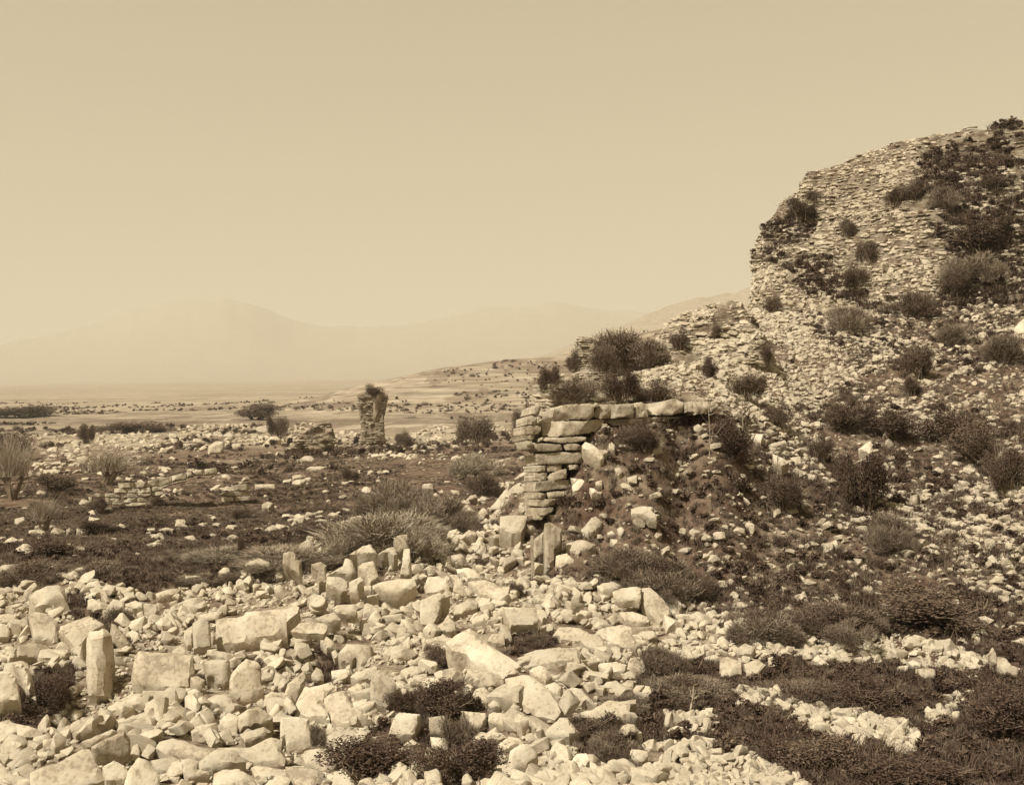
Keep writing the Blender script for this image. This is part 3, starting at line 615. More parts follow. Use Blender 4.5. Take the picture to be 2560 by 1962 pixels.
F|O|t28 h.35|430,790 500,690 570,730 600,810 590,880 520,900 450,860|egg-like white stone in the dark cleft left of centre|the egg-like white stone
F|B|t38 h.3|700,740 850,715 950,730 950,800 900,850 710,860||
F|B|t42 h.25 l.08 d|960,820 1050,750 1180,745 1210,830 1060,880||
F|S|t32 h.25 y18|60,1080 110,920 300,760 380,740 360,880 250,1080 200,1200 150,1150|long blade-like slab leaning right, left of the dark cleft|the blade-like slab
F|S|t48 h.45|190,1350 215,1170 340,930 400,960 520,930 700,880 780,1000 640,1060 610,1190 540,1180 650,1290 680,1400 400,1400|
F|S|t46 h.5|600,1110 660,1060 780,1010 920,1000 940,1130 1000,1220 1080,1230 1200,1330 1260,1390 1080,1400 1040,1450 930,1500 800,1490 700,1410 680,1290 610,1190|massive rough-edged slab thrusting right over the dark weeds, lower centre|the massive thrusting slab
F|O|t40 h.3|920,980 1050,900 1150,920 1140,1000 1180,1040 1080,1090 1000,1060||
F|B|t24 h.5|1250,860 1330,720 1400,720 1560,840 1600,950 1570,1200 1450,1280 1370,1230 1260,1170 1230,1000|tall shield-shaped stone with a slot, standing at lower centre|the shield-shaped stone
F|C|t36 h.5 r.2|780,470 900,330 1180,340 1260,380 1290,490 1290,570 1120,740 1040,720 1030,600 960,690 830,600|thick drum with a veined broken end, above the dark cleft|the veined drum
F|O|t38 h.25|550,310 640,260 700,300 800,420 700,440 640,440||
F|O|t30 h.2|700,480 760,450 800,540 740,570||
G|B|t26 h.5|1690,850 1780,570 1850,490 2192,530 2150,640 2090,870 1900,880|squared speckled block standing among dark weeds, lower centre|the squared speckled block
G|B|t36 h.25|1150,730 1290,735 1410,770 1330,870 1170,860||
G|O|t36 h.4|660,870 760,640 860,720 930,830 950,1030 660,1030||
G|O|t45 h.5|720,1430 860,1370 1040,1290 1240,1320 1330,1480 1400,1700 700,1700|big rounded boulder at the bottom edge beside dark weeds|the bottom-edge boulder
G|S|t55 h.4|390,1040 900,1050 920,1130 860,1360 700,1420 400,1300 330,1130||
G|B|t30 h.5|0,580 250,560 440,600 470,1010 330,1080 90,1130 80,890 0,950||
G|S|t50 h.2|1420,900 1540,850 1690,900 1720,1040 1600,1030||
G|O|t45 h.2|1920,990 2080,900 2192,980 2100,1030||
G|O|t42 h.3|1720,1080 1930,1020 2110,1050 2130,1130 2000,1230 1800,1220||
G|B|t48 h.4|80,1330 340,1330 700,1420 620,1560 480,1700 280,1640 100,1420||
I|B|t16 h.4 m2|130,580 370,550 390,620 370,860 150,850 140,700|upright mottled block half hidden in weeds, right of the squared speckled block|the upright mottled block
I|O|t32 h.3|150,870 440,900 430,1040 330,1110 180,1040||
I|S|t20 h.2|590,840 640,830 740,1000 640,1040 590,940||
I|S|t28 h.2 y-14|110,1030 270,1180 400,1400 380,1440 290,1420 240,1280 60,1200|horn-like pointed stone curving down in the dark weeds|the horn-like stone
I|S|t20 h.2|460,1180 560,1260 640,1450 620,1520 560,1560 450,1470 440,1300||
I|B|t36 h.25|1110,810 1280,820 1350,890 1220,930 1130,900||
I|O|t42 h.4|1130,1040 1250,940 1380,850 1540,870 1620,970 1400,1080 1250,1120||
I|O|t26 h.6|1380,1330 1420,1100 1580,990 1700,980 1840,1120 1870,1240 1720,1280 1690,1430 1570,1490 1450,1450|large egg-shaped boulder at the bottom, right of the dark weeds|the large egg-shaped boulder
I|O|t40 h.35|970,1420 1060,1370 1280,1350 1300,1440 1180,1500 990,1520||
K|O|t38 h.3|230,1200 350,1120 450,1160 430,1250 280,1290||
K|B|t36 h.4|460,1300 570,1140 720,1130 770,1240 700,1350 620,1420 500,1380||
K|O|t45 h.3|780,1250 860,1290 1000,1380 860,1490 760,1400||
K|O|t45 h.3|940,1250 1050,1290 1160,1370 1160,1430 1010,1410||
K|B|t36 h.4|1390,1200 1440,1060 1700,1110 1700,1190 1600,1270 1420,1260||
K|O|t42 h.3|860,1530 1000,1470 1060,1560 1020,1680 860,1680||
K|S|t45 h.2|1920,870 1990,760 2130,700 2240,720 2250,840 2090,860 2040,830 1960,930||
S|S|t8 h.15|1710,460 1770,360 1820,440 1830,640 1760,560|pointed upright stone at the far right end of the long rubble band|the pointed end stone
S|O|t40 h.5 m2|1840,460 1950,480 2040,580 2150,620 2100,740 1960,780 1840,600|mottled boulder right of the pointed upright stone at the right edge|the mottled end boulder
S|B|t35 h.2|500,610 640,600 640,680 490,680||
S|O|t40 h.25|610,560 700,510 810,560 800,610 700,630||
S|B|t40 h.3|740,650 900,625 1000,650 1010,740 860,780 760,740|flat block just below the long rubble band at right|the flat block under the band
S|S|t55 h.08|1240,680 1390,680 1410,710 1250,710||
S|S|t50 h.1|1410,745 1500,705 1575,740 1490,755||
S|S|t50 h.1|1570,610 1690,590 1600,640||
S|S|t10 h.1|215,1350 260,1260 300,1340|small white spike rising from the lower rubble band|the small white spike
S|S|t30 h.1|350,1300 420,1300 480,1360 370,1400||
Y|S|t30 h.3|200,600 280,605 260,665 195,650||
Y|S|t55 h.15|290,675 420,640 430,660 330,690||
Y|B|t35 h.3 l.1|340,730 450,780 400,820 350,800|cube-like block on the dark slope below two flat slabs|the cube-like slope block
Y|B|t25 h.3|455,755 520,750 530,800 480,810||
Y|S|t50 h.15|480,630 560,595 570,620||
Y|O|t30 h.4 l.15|890,700 970,640 990,720 970,740|slanting boulder with a dark mouth, high on the right slope|the slanting slope boulder
Y|O|t30 h.35|1210,1060 1230,1000 1285,990 1270,1050||
Y|S|t30 h.3|1730,1400 1760,1380 1830,1480 1780,1480||
Y|O|t35 h.3|1690,1630 1760,1570 1820,1600 1780,1640||
P0|C|t35 h.4 r.2|2530,822 2548,800 2575,780 2575,835 2542,838|pale broken shaft poking in from the right edge of the hill|the right-edge shaft
Z|O|t40 h.3|30,440 80,420 140,520 90,545 40,500||
Z|O|t42 h.4|0,700 60,680 150,710 160,800 100,860 0,850||
Z|B|t38 h.4|170,740 260,710 330,750 280,810 260,870 190,810||
Z|O|t34 h.5 m2|100,640 180,590 250,620 230,680 130,690|grey rounded boulder at the left start of the long rubble band|the grey band-end boulder
Z|O|t30 h.3|345,700 380,690 430,730 400,780 350,780||
Z|O|t38 h.3|650,720 700,670 780,740 730,770||
V|B|t28 h.35 y8|930,1270 990,1200 1050,1230 1180,1330 1260,1440 1260,1480 1210,1510 1050,1400 950,1320|block slipped diagonally off the right side of the ashlar wall|the slipped diagonal block
V|O|t35 h.3|1320,1260 1370,1220 1420,1270 1410,1340 1330,1320||
V|B|t40 h.2|1190,1340 1330,1340 1310,1390 1250,1400||
N|B|t45 h.5|230,1350 370,1320 390,1380 270,1440|oblong block alone on the turf at far left of the mid field|the lone oblong block
N|O|t40 h.6|1040,1560 1040,1520 1090,1495 1130,1560 1070,1585||
N|B|t50 h.5|1200,1500 1390,1510 1390,1560 1300,1585 1210,1560|white flat block on turf below the stepped wall's left end|the white turf block
N|S|t45 h.4|570,940 620,900 740,940 650,985 590,970||
N|O|t35 h.8|1230,1110 1290,1040 1370,1050 1370,1130 1270,1130||
N|B|t45 h.6|680,590 850,570 850,600 720,650||
N|O|t30 h.6|450,620 510,620 520,680 470,690||
N|O|t30 h.6|565,640 610,610 650,640 630,690 570,680||
N|B|t40 h.7|680,730 890,700 890,760 760,820 690,770||
N|B|t45 h.5|1280,710 1390,700 1380,740 1290,755||
N|O|t40 h.6|870,545 950,510 1000,550 970,570||
N|O|t25 h1.2|1190,380 1340,360 1400,400 1300,540 1240,540|tall pale rock left of the twisted bare tree|the tall pale rock
N|S|t50 h.6|750,480 940,440 970,480 940,510 770,500||
N|B|t35 h.6|60,620 160,610 150,680 70,690||
O|S|t50 h.5 l.5|690,400 860,370 980,420 940,440 800,430||
O|O|t45 h1|640,340 760,300 860,310 880,350 700,370||
O|O|t35 h1|660,290 700,240 780,250 790,290||
O|O|t40 h.7|1190,370 1250,320 1340,360 1300,380||
O|O|t35 h1.2|1400,150 1520,130 1630,150 1600,210 1450,230||
O|O|t35 h1|1615,230 1700,165 1750,210 1660,260||
O|O|t30 h1.4|1760,180 1870,100 1970,120 1980,200 1930,290 1760,290|large rough lump of masonry left of the low remnant|the large rough lump
P|B|t30 h.8|610,480 830,480 825,540 620,560||
P|O|t40 h1|580,360 680,310 750,370 700,420 580,390||
P|S|t20 h.6|740,440 780,390 830,440||
P|S|t50 h1|1050,250 1290,200 1300,260 1180,340 1050,310||
P|O|t35 h1.2|1110,530 1160,460 1250,370 1330,360 1400,420 1300,500 1170,510||
P|O|t40 h.8|1630,690 1700,640 1790,640 1830,680 1800,730 1680,730|round boulder on the turf below the low masonry remnant|the round turf boulder
P|B|t50 h.5|1720,820 1790,790 2010,790 1900,850||
P|B|t40 h.4|1410,990 1520,965 1530,1010 1420,1020||
P|B|t40 h.4|1540,980 1730,965 1730,1000 1640,1040 1550,1010||
P|B|t35 h.4 l.4|1530,930 1560,915 1650,915 1655,950 1550,970||
P|O|t38 h.6|1120,1310 1200,1270 1290,1300 1220,1380 1120,1350||
P|B|t25 h.6|1020,1040 1290,1035 1290,1100 1030,1100||
T|S|t50 h.3|370,110 480,105 470,135 375,135||
T|S|t50 h.3|360,160 450,160 440,185 365,185||
T|S|t50 h.3|670,120 740,115 720,140||
T|O|t45 h.5|1000,440 1080,430 1130,490 1060,480||
C2|B|t35 h1|1270,540 1345,555 1360,590 1300,590||
C2|O|t30 h1.2|1240,590 1300,600 1322,655 1250,640||
C2|O|t40 h.7|1670,610 1710,585 1730,610 1700,620||
C2|B|t50 h.6|1810,840 1970,835 1970,860 1900,870||
C2|B|t50 h.8|1000,720 1050,710 1070,730 1010,740||
'''
KN = {'B': ('stone_block', 'block'), 'S': ('stone_slab', 'slab'), 'O': ('boulder', 'boulder'), 'C': ('stone_shaft', 'stone shaft')}
MATS = [M_ST, M_VE, M_WE, M_MA]
POLYS = []
def clear_of(px, py, m=0):
    k = np.ones(len(px), bool)
    for q in POLYS:
        x0, x1, y0, y1 = min(p[0] for p in q), max(p[0] for p in q), min(p[1] for p in q), max(p[1] for p in q)
        i = np.where((px > x0) & (px < x1) & (py > y0) & (py < y1))[0]
        if len(i): k[i[inpoly(px[i], py[i], q)]] = False
    return k
REC = []        # everything that needs a label: dict(o, px, py, size, noun, label, ref, cat)
cen_depth = []
for k, line in enumerate(l for l in STONES.strip().splitlines() if l.strip()):
    f = line.split('|'); code, kd, opts, pl = f[:4]; lab = f[4] if len(f) > 4 else ''; ref = f[5] if len(f) > 5 else ''
    op = {}
    for t in opts.split():
        if t == 'd': op['d'] = True
        else: op[t[0]] = float(t[1:])
    pts = pix(code, pl); xs = [p[0] for p in pts]; ys = [p[1] for p in pts]
    bx = (min(xs) + max(xs)) / 2; by = max(ys)
    lowx = [p[0] for p in pts if p[1] > by - .25 * (by - min(ys))]; bx = sum(lowx) / len(lowx)
    h = hit(bx, by - 2)
    if h is None: continue
    POLYS.append(pts)
    lift = op.get('l', 0) + (.03 if code in 'UVYM' else .10 if code not in 'NOPTC2Q' else .3 if code != 'Q' else .25)
    d = Vector(ray(bx, by)).normalized(); dist = h[1]
    if lift: dist = dist - lift / max(.12, -d.z) * .8
    base = Vector(EYE) + d * dist
    size = max((max(xs) - min(xs)), (max(ys) - min(ys))) / FPX * dist
    tilt = op.get('t', 40); rng = random.Random(k * 13 + 5); yaw = op.get('y', rng.uniform(-16, 16))
    rnd = op.get('r', size * (.05 if kd in 'BS' else .14)); cell = max(size / 13, .035)
    exd = None
    if op.get('d'): exd = (0.05, .35, -1)
    mt = MATS[int(op.get('m', 0))]
    th = op.get('h', .3)
    me = traced(pts, base, facing(bx, tilt, yaw), th + (0 if op.get('d') else .12 * size), rnd, size * (.014 if kd in 'BSC' else .035), cell,
                {'B': 1, 'S': 1, 'O': 4, 'C': 0}[kd], exd, k * 7 + 1, .92)
    if me is None: continue
    nm, noun = KN[kd]
    o = put(nm, me, mt, loc=base); me.name = nm
    w, hh = max(xs) - min(xs), max(ys) - min(ys)
    REC.append(dict(o=o, px=(min(xs) + max(xs)) / 2, py=(min(ys) + max(ys)) / 2, size=max(w, hh), asp=w / max(hh, 1), noun=noun, label=lab, ref=ref, cat=noun, kd=kd))
print('traced', len(REC))
# capital: a round drum on its slab
hc = hit(797, 1540)
dr = empty('column_capital', Vector(hc[0]) + Vector((0, 0, .25))); tag(dr, 'round capital with a central dowel hole, lying face up above the jutting slab', 'capital')
def disc(name, r, h, z, parent, mat, segs=28, inner=0):
    bm = bmesh.new()
    prof = [(0, 0), (r * .9, 0), (r, h * .15), (r * .97, h * .5), (r, h * .85), (r * .93, h), (r * .2, h), (r * .15, h - .012), (.0, h - .012)] if not inner else [(0, 0), (r, 0), (r * .96, h), (0, h)]
    rings = []
    for q, zz in prof:
        if q == 0: rings.append([bm.verts.new((0, 0, zz))])
        else: rings.append([bm.verts.new((q * math.cos(2 * math.pi * i / segs), q * math.sin(2 * math.pi * i / segs), zz)) for i in range(segs)])
    for a, b in zip(rings, rings[1:]):
        for i in range(segs):
            j = (i + 1) % segs
            if len(a) == 1: bm.faces.new((a[0], b[i], b[j]))
            elif len(b) == 1: bm.faces.new((a[i], a[j], b[0]))
            else: bm.faces.new((a[i], a[j], b[j], b[i]))
    bmesh.ops.recalc_face_normals(bm, faces=bm.faces)
    me = bpy.data.meshes.new(name); bm.to_mesh(me); bm.free()
    me.polygons.foreach_set('use_smooth', np.ones(len(me.polygons), bool)); me.set_sharp_from_angle(angle=R(30))
    return put(name, me, mat, parent, loc=(0, 0, z))
disc('drum', .19, .13, .06, dr, M_ST); disc('moulding', .23, .06, 0, dr, M_ST, inner=1)
dr.rotation_euler = (R(38), R(-4), R(5))

# ------------------------------------------------------------------ built walls, block by block
def wall(name, label, blocks, Yd, yawp, tilt, thick, mat, ref, lean=4):
    """blocks: [(crop, outline)], all on one upright plane at depth Yd through the first outline's foot"""
    allp = [pix(c, s) for c, s in blocks]
    cx = sum(p[0] for q in allp for p in q) / sum(len(q) for q in allp); by = max(p[1] for q in allp for p in q)
    d = ray(cx, by); base = Vector(EYE + d * (Yd / d[1])); n = facing(cx, tilt, yawp)
    root = empty(name, base); tag(root, label, 'wall')
    for i, q in enumerate(allp):
        rr = random.Random(i * 3 + len(name)); off = rr.uniform(-.05, .05) * Yd / 36
        sz = max(max(p[0] for p in q) - min(p[0] for p in q), max(p[1] for p in q) - min(p[1] for p in q)) / FPX * Yd
        hh = (max(p[1] for p in q) - min(p[1] for p in q)) / FPX * Yd
        nn = n.copy(); nn.rotate(Matrix.Rotation(R(rr.uniform(-3, 3)), 3, 'Z'))
        bb = base + n * off
        m = traced(q, bb, nn, thick * rr.uniform(.85, 1.15), hh * .05, hh * .10, max(hh / 9, .035), 4, -n + Vector((0, 0, -.05)), i * 11 + 3, .96, 0, .6)
        if m: put('stone', m, mat, root, loc=bb - base)
    x = [p[0] for q in allp for p in q]; y = [p[1] for q in allp for p in q]
    REC.append(dict(o=root, px=sum(x) / len(x), py=sum(y) / len(y), size=999, asp=1, noun='wall', label=label, ref=ref, cat='wall', kd='W'))
    return root
UB = ['310,270 560,250 740,250 750,350 600,370 310,400', '450,410 640,390 640,470 470,490', '320,500 600,490 540,570 400,600 330,580', '310,410 440,430 440,490 320,490', '330,610 530,600 540,630 490,670 430,700 340,700',
      '250,700 430,700 380,760 280,760', '480,690 640,710 560,790 500,770', '440,70 630,60 640,140 450,150', '500,170 690,110 700,230 500,265 460,230', '640,400 760,375 830,420 840,500 800,570 760,570 700,470 650,460', '660,640 780,650 760,700 670,725',
      '300,70 430,70 430,150 310,150', '300,160 450,160 440,255 300,260', '730,60 850,60 840,110 740,120', '660,540 730,560 720,620 670,630']
VB = ['520,740 680,670 1180,650 1220,690 1120,720 1110,850 1050,890 800,890 560,905 520,850', '1130,800 1160,710 1220,665 1380,665 1385,870 1200,880 1130,840', '1395,670 1700,655 1720,720 1715,860 1400,870',
      '370,960 400,920 760,915 1200,890 1300,900 1300,1090 1200,1060 800,1130 560,1150 370,1130', '1310,895 2160,850 2600,850 2160,900 1320,1000', '350,1155 600,1165 900,1145 1000,1160 990,1200 840,1230 640,1245 370,1210',
      '205,1260 400,1250 620,1265 650,1350 440,1370 280,1370 230,1320', '660,1265 850,1255 940,1290 950,1350 700,1352', '230,1410 600,1380 980,1385 1005,1440 980,1540 500,1565 270,1565', '290,1180 345,1155 355,1200 290,1225',
      '80,990 220,975 320,1000 320,1060 270,1110 80,1110', '50,1125 215,1125 210,1195 80,1195', '110,850 180,830 260,870 270,965 110,965', '230,690 310,660 320,740 280,830 200,800', '95,1210 195,1215 200,1330 120,1330']
XB = ['1190,945 1240,930 1288,950 1285,1045 1190,1050', '1297,948 1500,905 1552,930 1550,1010 1470,1030 1300,1030', '1565,932 1635,927 1632,1010 1570,1010', '1645,927 1748,927 1765,1008 1645,1028', '1764,932 1820,935 1825,1000 1778,1005']
wall('ashlar_wall', 'ruined ashlar wall end with long beam blocks along its top, right of centre', [('U', s) for s in UB] + [('V', s) for s in VB] + [('X', s) for s in XB], 33.3, 18, 3, 1.3, M_WE, 'the ashlar wall')
wall('short_ashlar_wall', 'short stretch of squared wall blocks behind bushes at the left of the long ashlar wall', [('V', s) for s in ['290,460 400,400 500,390 550,440 555,640 300,650', '585,410 680,405 680,640 590,640', '620,290 740,280 740,370 680,398 620,390']], 42, 0, 5, 1.2, M_WE, 'the short squared wall')
wall('tumbled_wall', 'remains of squared blocks at the foot of the layered masonry stub on the ridge', [('R', s) for s in ['735,1215 870,1210 1000,1220 990,1300 740,1290', '880,1100 1100,1090 1090,1140 900,1150', '1040,1180 1120,1110 1220,1095 1240,1150 1130,1210', '1100,1230 1280,1200 1290,1270 1220,1330 1110,1320', '580,1300 740,1310 740,1420 590,1430', '260,1060 340,1050 350,1120 270,1130']], 43, 0, 10, .9, M_WE, 'the tumbled squared blocks')
OB = ['520,700 745,690 775,757 530,765', '752,690 915,672 925,752 782,760', '922,670 1075,642 1085,738 932,752', '1083,640 1245,602 1255,690 1092,736', '1258,598 1445,552 1455,640 1262,670', '1452,550 1520,535 1530,590 1570,600 1470,620', '1528,530 1700,508 1705,585 1590,590', '1710,507 1870,490 1885,570 1712,584',
      '470,772 630,770 632,830 470,835', '638,770 775,770 778,830 640,832', '782,768 955,756 962,828 790,832', '962,755 1130,738 1130,780 972,820', '130,880 210,840 335,840 335,885 170,890', '342,840 550,832 555,893 342,893', '342,902 398,902 398,960 350,960', '404,902 530,905 550,960 410,960',
      '590,840 780,840 785,890 680,892 600,900', '790,840 960,832 968,870 830,890', '972,828 1130,785 1145,850 1080,870 975,865', '600,907 760,900 760,960 600,960', '766,900 935,900 900,960 766,960', '440,968 600,968 600,1005 440,985', '606,968 900,966 890,1015 606,1010', '1100,750 1260,698 1480,645 1480,662 1210,722 1110,764', '120,885 165,893 160,960 120,965']
wall('stepped_wall', 'low stepped wall of squared stones crossing the turf below the twisted bare tree', [('O', s) for s in OB], 74, 0, 5, 1.6, M_W2, 'the low stepped wall')
wall('small_pier', 'small pile of coursed blocks standing alone on the turf, left of centre', [('P', s) for s in ['710,1080 770,1050 930,1040 970,1080 960,1120 850,1132 720,1128', '580,1170 640,1140 960,1136 970,1198 760,1208 640,1200', '610,1217 740,1227 740,1270 620,1280', '750,1217 970,1204 940,1262 760,1277', '430,1292 900,1290 920,1302 890,1350 830,1350 700,1315 480,1312']], 78, 10, 5, 1.6, M_W2, 'the small coursed pile')

# ------------------------------------------------------------------ loose rubble: variants
def rock(seed, subd=False, flat=1.0):
    rr = random.Random(seed); bm = bmesh.new()
    e = rr.choice([.5, .75, 1.0])
    for _ in range(16 if not subd else 18):
        v = Vector((rr.gauss(0, 1), rr.gauss(0, 1), rr.gauss(0, 1))).normalized()
        v = Vector([math.copysign(abs(c) ** e, c) for c in v])
        bm.verts.new(v * rr.uniform(.8, 1.05))
    r = bmesh.ops.convex_hull(bm, input=bm.verts)
    for g in [g for g in bm.verts if not g.link_faces]: bm.verts.remove(g)
    if subd:
        bmesh.ops.dissolve_limit(bm, angle_limit=R(14), verts=bm.verts, edges=bm.edges)
        bmesh.ops.bevel(bm, geom=list(bm.edges), offset=.07, segments=1, affect='EDGES', clamp_overlap=True)
        bmesh.ops.triangulate(bm, faces=bm.faces)
        bmesh.ops.subdivide_edges(bm, edges=[e_ for e_ in bm.edges if e_.calc_length() > .5], cuts=1)
        for v in bm.verts: v.co += v.co.normalized() * (mnoise.noise(v.co * 2.1 + Vector((seed, 0, 0))) * .12)
    s = (1, rr.uniform(.6, .95), rr.uniform(.4, .75) * flat)
    for v in bm.verts: v.co = Vector((v.co.x * s[0], v.co.y * s[1], v.co.z * s[2]))
    bmesh.ops.recalc_face_normals(bm, faces=bm.faces)
    bmesh.ops.triangulate(bm, faces=[f for f in bm.faces if len(f.verts) > 4])
    me = bpy.data.meshes.new('rubble_stone'); bm.to_mesh(me); bm.free()
    return me
BIG = [rock(100 + i, True) for i in range(14)]
for m in BIG: m.materials.append(M_RU); m.set_sharp_from_angle(angle=R(28)); m.polygons.foreach_set('use_smooth', np.ones(len(m.polygons), bool))
def variants(colname, meshes):
    c = bpy.data.collections.new(colname)
    for i, m in enumerate(meshes):
        o = bpy.data.objects.new('%s_%02d' % (colname, i), m); c.objects.link(o)
    return c
def rockset(cn, mat, n, flat=1.0, s0=300):
    ms = [rock(s0 + i, False, flat) for i in range(n)]
    for m in ms: m.materials.append(mat)
    return variants(cn, ms)
C_RU = rockset('chip', M_RU, 10); C_RH = rockset('hillchip', M_RH, 10, 1.0, 500); C_FL = rockset('flatchip', M_RH, 10, .42, 700)
def scatter(name, P, rot, scl, idx, coll, label, parent=None):
    P = np.asarray(P, np.float32)
    me = bpy.data.meshes.new(name); me.vertices.add(len(P)); me.vertices.foreach_set('co', P.ravel())
    for nm, arr in (('rot', rot), ('scl', scl)):
        a = me.attributes.new(nm, 'FLOAT_VECTOR', 'POINT'); a.data.foreach_set('vector', np.asarray(arr, np.float32).ravel())
    a = me.attributes.new('vi', 'INT', 'POINT'); a.data.foreach_set('value', np.asarray(idx, np.int32))
    ng = bpy.data.node_groups.new(name, 'GeometryNodeTree')
    ng.interface.new_socket('Geometry', in_out='INPUT', socket_type='NodeSocketGeometry'); ng.interface.new_socket('Geometry', in_out='OUTPUT', socket_type='NodeSocketGeometry')
    gi = ng.nodes.new('NodeGroupInput'); go = ng.nodes.new('NodeGroupOutput'); ip = ng.nodes.new('GeometryNodeInstanceOnPoints'); ci = ng.nodes.new('GeometryNodeCollectionInfo')
    ci.inputs['Collection'].default_value = coll; ci.inputs['Separate Children'].default_value = True; ci.inputs['Reset Children'].default_value = True
    ip.inputs['Pick Instance'].default_value = True
    def na(n, t):
        q = ng.nodes.new('GeometryNodeInputNamedAttribute'); q.data_type = t; q.inputs['Name'].default_value = n; return q.outputs[0]
    L = ng.links.new; L(gi.outputs[0], ip.inputs['Points']); L(ci.outputs[0], ip.inputs['Instance']); L(na('vi', 'INT'), ip.inputs['Instance Index'])
    L(na('rot', 'FLOAT_VECTOR'), ip.inputs['Rotation']); L(na('scl', 'FLOAT_VECTOR'), ip.inputs['Scale']); L(ip.outputs[0], go.inputs[0])
    o = bpy.data.objects.new(name, me); COL.objects.link(o); md = o.modifiers.new('scatter', 'NODES'); md.node_group = ng
    if parent: o.parent = parent
    tag(o, label, None, None, 'stuff'); return o
def polar(n, y0, y1, s0, s1, pw=2.0):
    """random points on the ground, density falling with distance ~ Y^-(2-?)"""
    u = RNG.random(n); Y = y0 * (y1 / y0) ** u if pw == 0 else (y0 ** pw + u * (y1 ** pw - y0 ** pw)) ** (1 / pw)
    S = RNG.uniform(s0, s1, n); return Y * S, Y
def rots(n, flat=True):
    r = RNG.normal(0, .28 if flat else 1.5, (n, 3)); r[:, 2] = RNG.uniform(0, 6.28, n); return r
def sizes(n, lo, hi, p=2.2): return lo + (hi - lo) * RNG.random(n) ** p
def sc3(s): return np.stack([s, s, s], -1)

# heap rubble in the foreground
X, Y = polar(76000, 12, 40, -.56, .52, 1.0); Z = zf(X, Y); px, py, hp, ta, sl_, md_ = zones(X, Y, Z)
k = hp & ((fbm(X / 1.3, Y / 1.3, 51) > .26) | (px > 1700)); k &= ~((px < 900) & (py < 1640) & (RNG.random(len(X)) < .25)); k &= clear_of(px, py); X, Y, Z, px, py = X[k], Y[k], Z[k], px[k], py[k]
s = sizes(len(X), .02, .10, 1.8); k = (fbm(X / 1.6, Y / 1.6, 57) > .47) | (RNG.random(len(X)) < .3); X, Y, Z, s = X[k], Y[k], Z[k], s[k]
scatter('rubble_heap', np.stack([X, Y, Z + s * .25], -1), rots(len(X)), sc3(s), RNG.integers(0, 10, len(X)), C_RU, 'small broken chips filling the heap between the fallen blocks')
C_BG = variants('lump', BIG)
X, Y = polar(30000, 12, 42, -.56, .54, 1.0); Z = zf(X, Y); px, py, hp, ta, sl_, md_ = zones(X, Y, Z); s = sizes(len(X), .07, .27, 1.7); k = hp & clear_of(px, py) & clear_of(px, py - s * 1.0 * FPX / Y) & (((fbm(X / 1.5, Y / 1.5, 58) > .40) & (RNG.random(len(X)) < .62)) | (px > 1650)); X, Y, Z, px, s = X[k], Y[k], Z[k], px[k], s[k]; s = np.where(px > 1650, np.minimum(s, .15), s)
r_ = rots(len(X)); r_[:, :2] *= 1.9; scatter('broken_stones', np.stack([X, Y, Z + s * RNG.uniform(0, .7, len(X))], -1), r_, np.stack([s * RNG.uniform(.8, 1.4, len(X)), s, s], -1), RNG.integers(0, 14, len(X)), C_BG, 'fist to head sized broken stones heaped between the fallen blocks')
# individual filler stones
def occupied(x, y):
    return any(abs(x - r['px']) < r['size'] * .33 + 6 and abs(y - r['py']) < r['size'] * .33 / max(r['asp'], .7) + 6 for r in REC if r['kd'] != 'W')
cand = []
X, Y = polar(6000, 13.5, 38, -.52, .5, 1.0); Z = zf(X, Y); px, py, hp, ta, sl_, md_ = zones(X, Y, Z)
for i in np.where(hp & clear_of(px, py) & clear_of(px, py - .3 * FPX / Y) & clear_of(px, py + .12 * FPX / Y) & (px > 5) & (px < 2555) & (py < 1955))[0]:
    if len(cand) >= 285: break
    s = .2 + .26 * random.random() ** 1.3
    if px[i] > 1650: s *= .8
    w = 2 * s * FPX / Y[i]
    if occupied(px[i], py[i]) or any((px[i] - c[0]) ** 2 + (py[i] - c[1]) ** 2 < (w * .5 + c[2] * .4) ** 2 for c in cand): continue
    cand.append((px[i], py[i], w, X[i], Y[i], Z[i], s))
for j, c in enumerate(cand):
    o = put('rubble_stone', BIG[j % 14], None, loc=(c[3], c[4], c[5] + c[6] * .22), rot=(random.gauss(0, .35), random.gauss(0, .35), random.uniform(0, 6.28)), scale=(c[6],) * 3)
    REC.append(dict(o=o, px=c[0], py=c[1], size=c[2], asp=1.2, noun='rubble stone', label='', ref='', cat='stone', kd='R'))
# right slope
X, Y = polar(90000, 24, 72, .02, .56, 1.6); Z = zf(X, Y); px, py, hp, ta, sl_, md_ = zones(X, Y, Z)
dn = fbm(X / 3.2, Y / 3.2, 61, 4) + .10 * sst(40, 60, Y) + .12 * (ta > 0) - .14 * ((px > 2100) & (py > 1430)) - .07 * sst(1050, 1350, py) * sst(1900, 2300, px) - .03 * ((px < 1800) & (py > 1150)) - .04
k = (sl_ | ta) & (RNG.random(len(X)) < sst(.44, .58, dn) * .75 + .24) & (px > 1395) & clear_of(px, py); X, Y, Z = X[k], Y[k], Z[k]
s = sizes(len(X), .04, .26, 3.0)
sm = RNG.random(len(X)) < .6; s[sm] *= .6
scatter('slope_rubble', np.stack([X, Y, Z + s * .2], -1), rots(len(X)), sc3(s), RNG.integers(0, 10, len(X)), C_RH, 'countless pale stones strewn over the dark slope on the right')
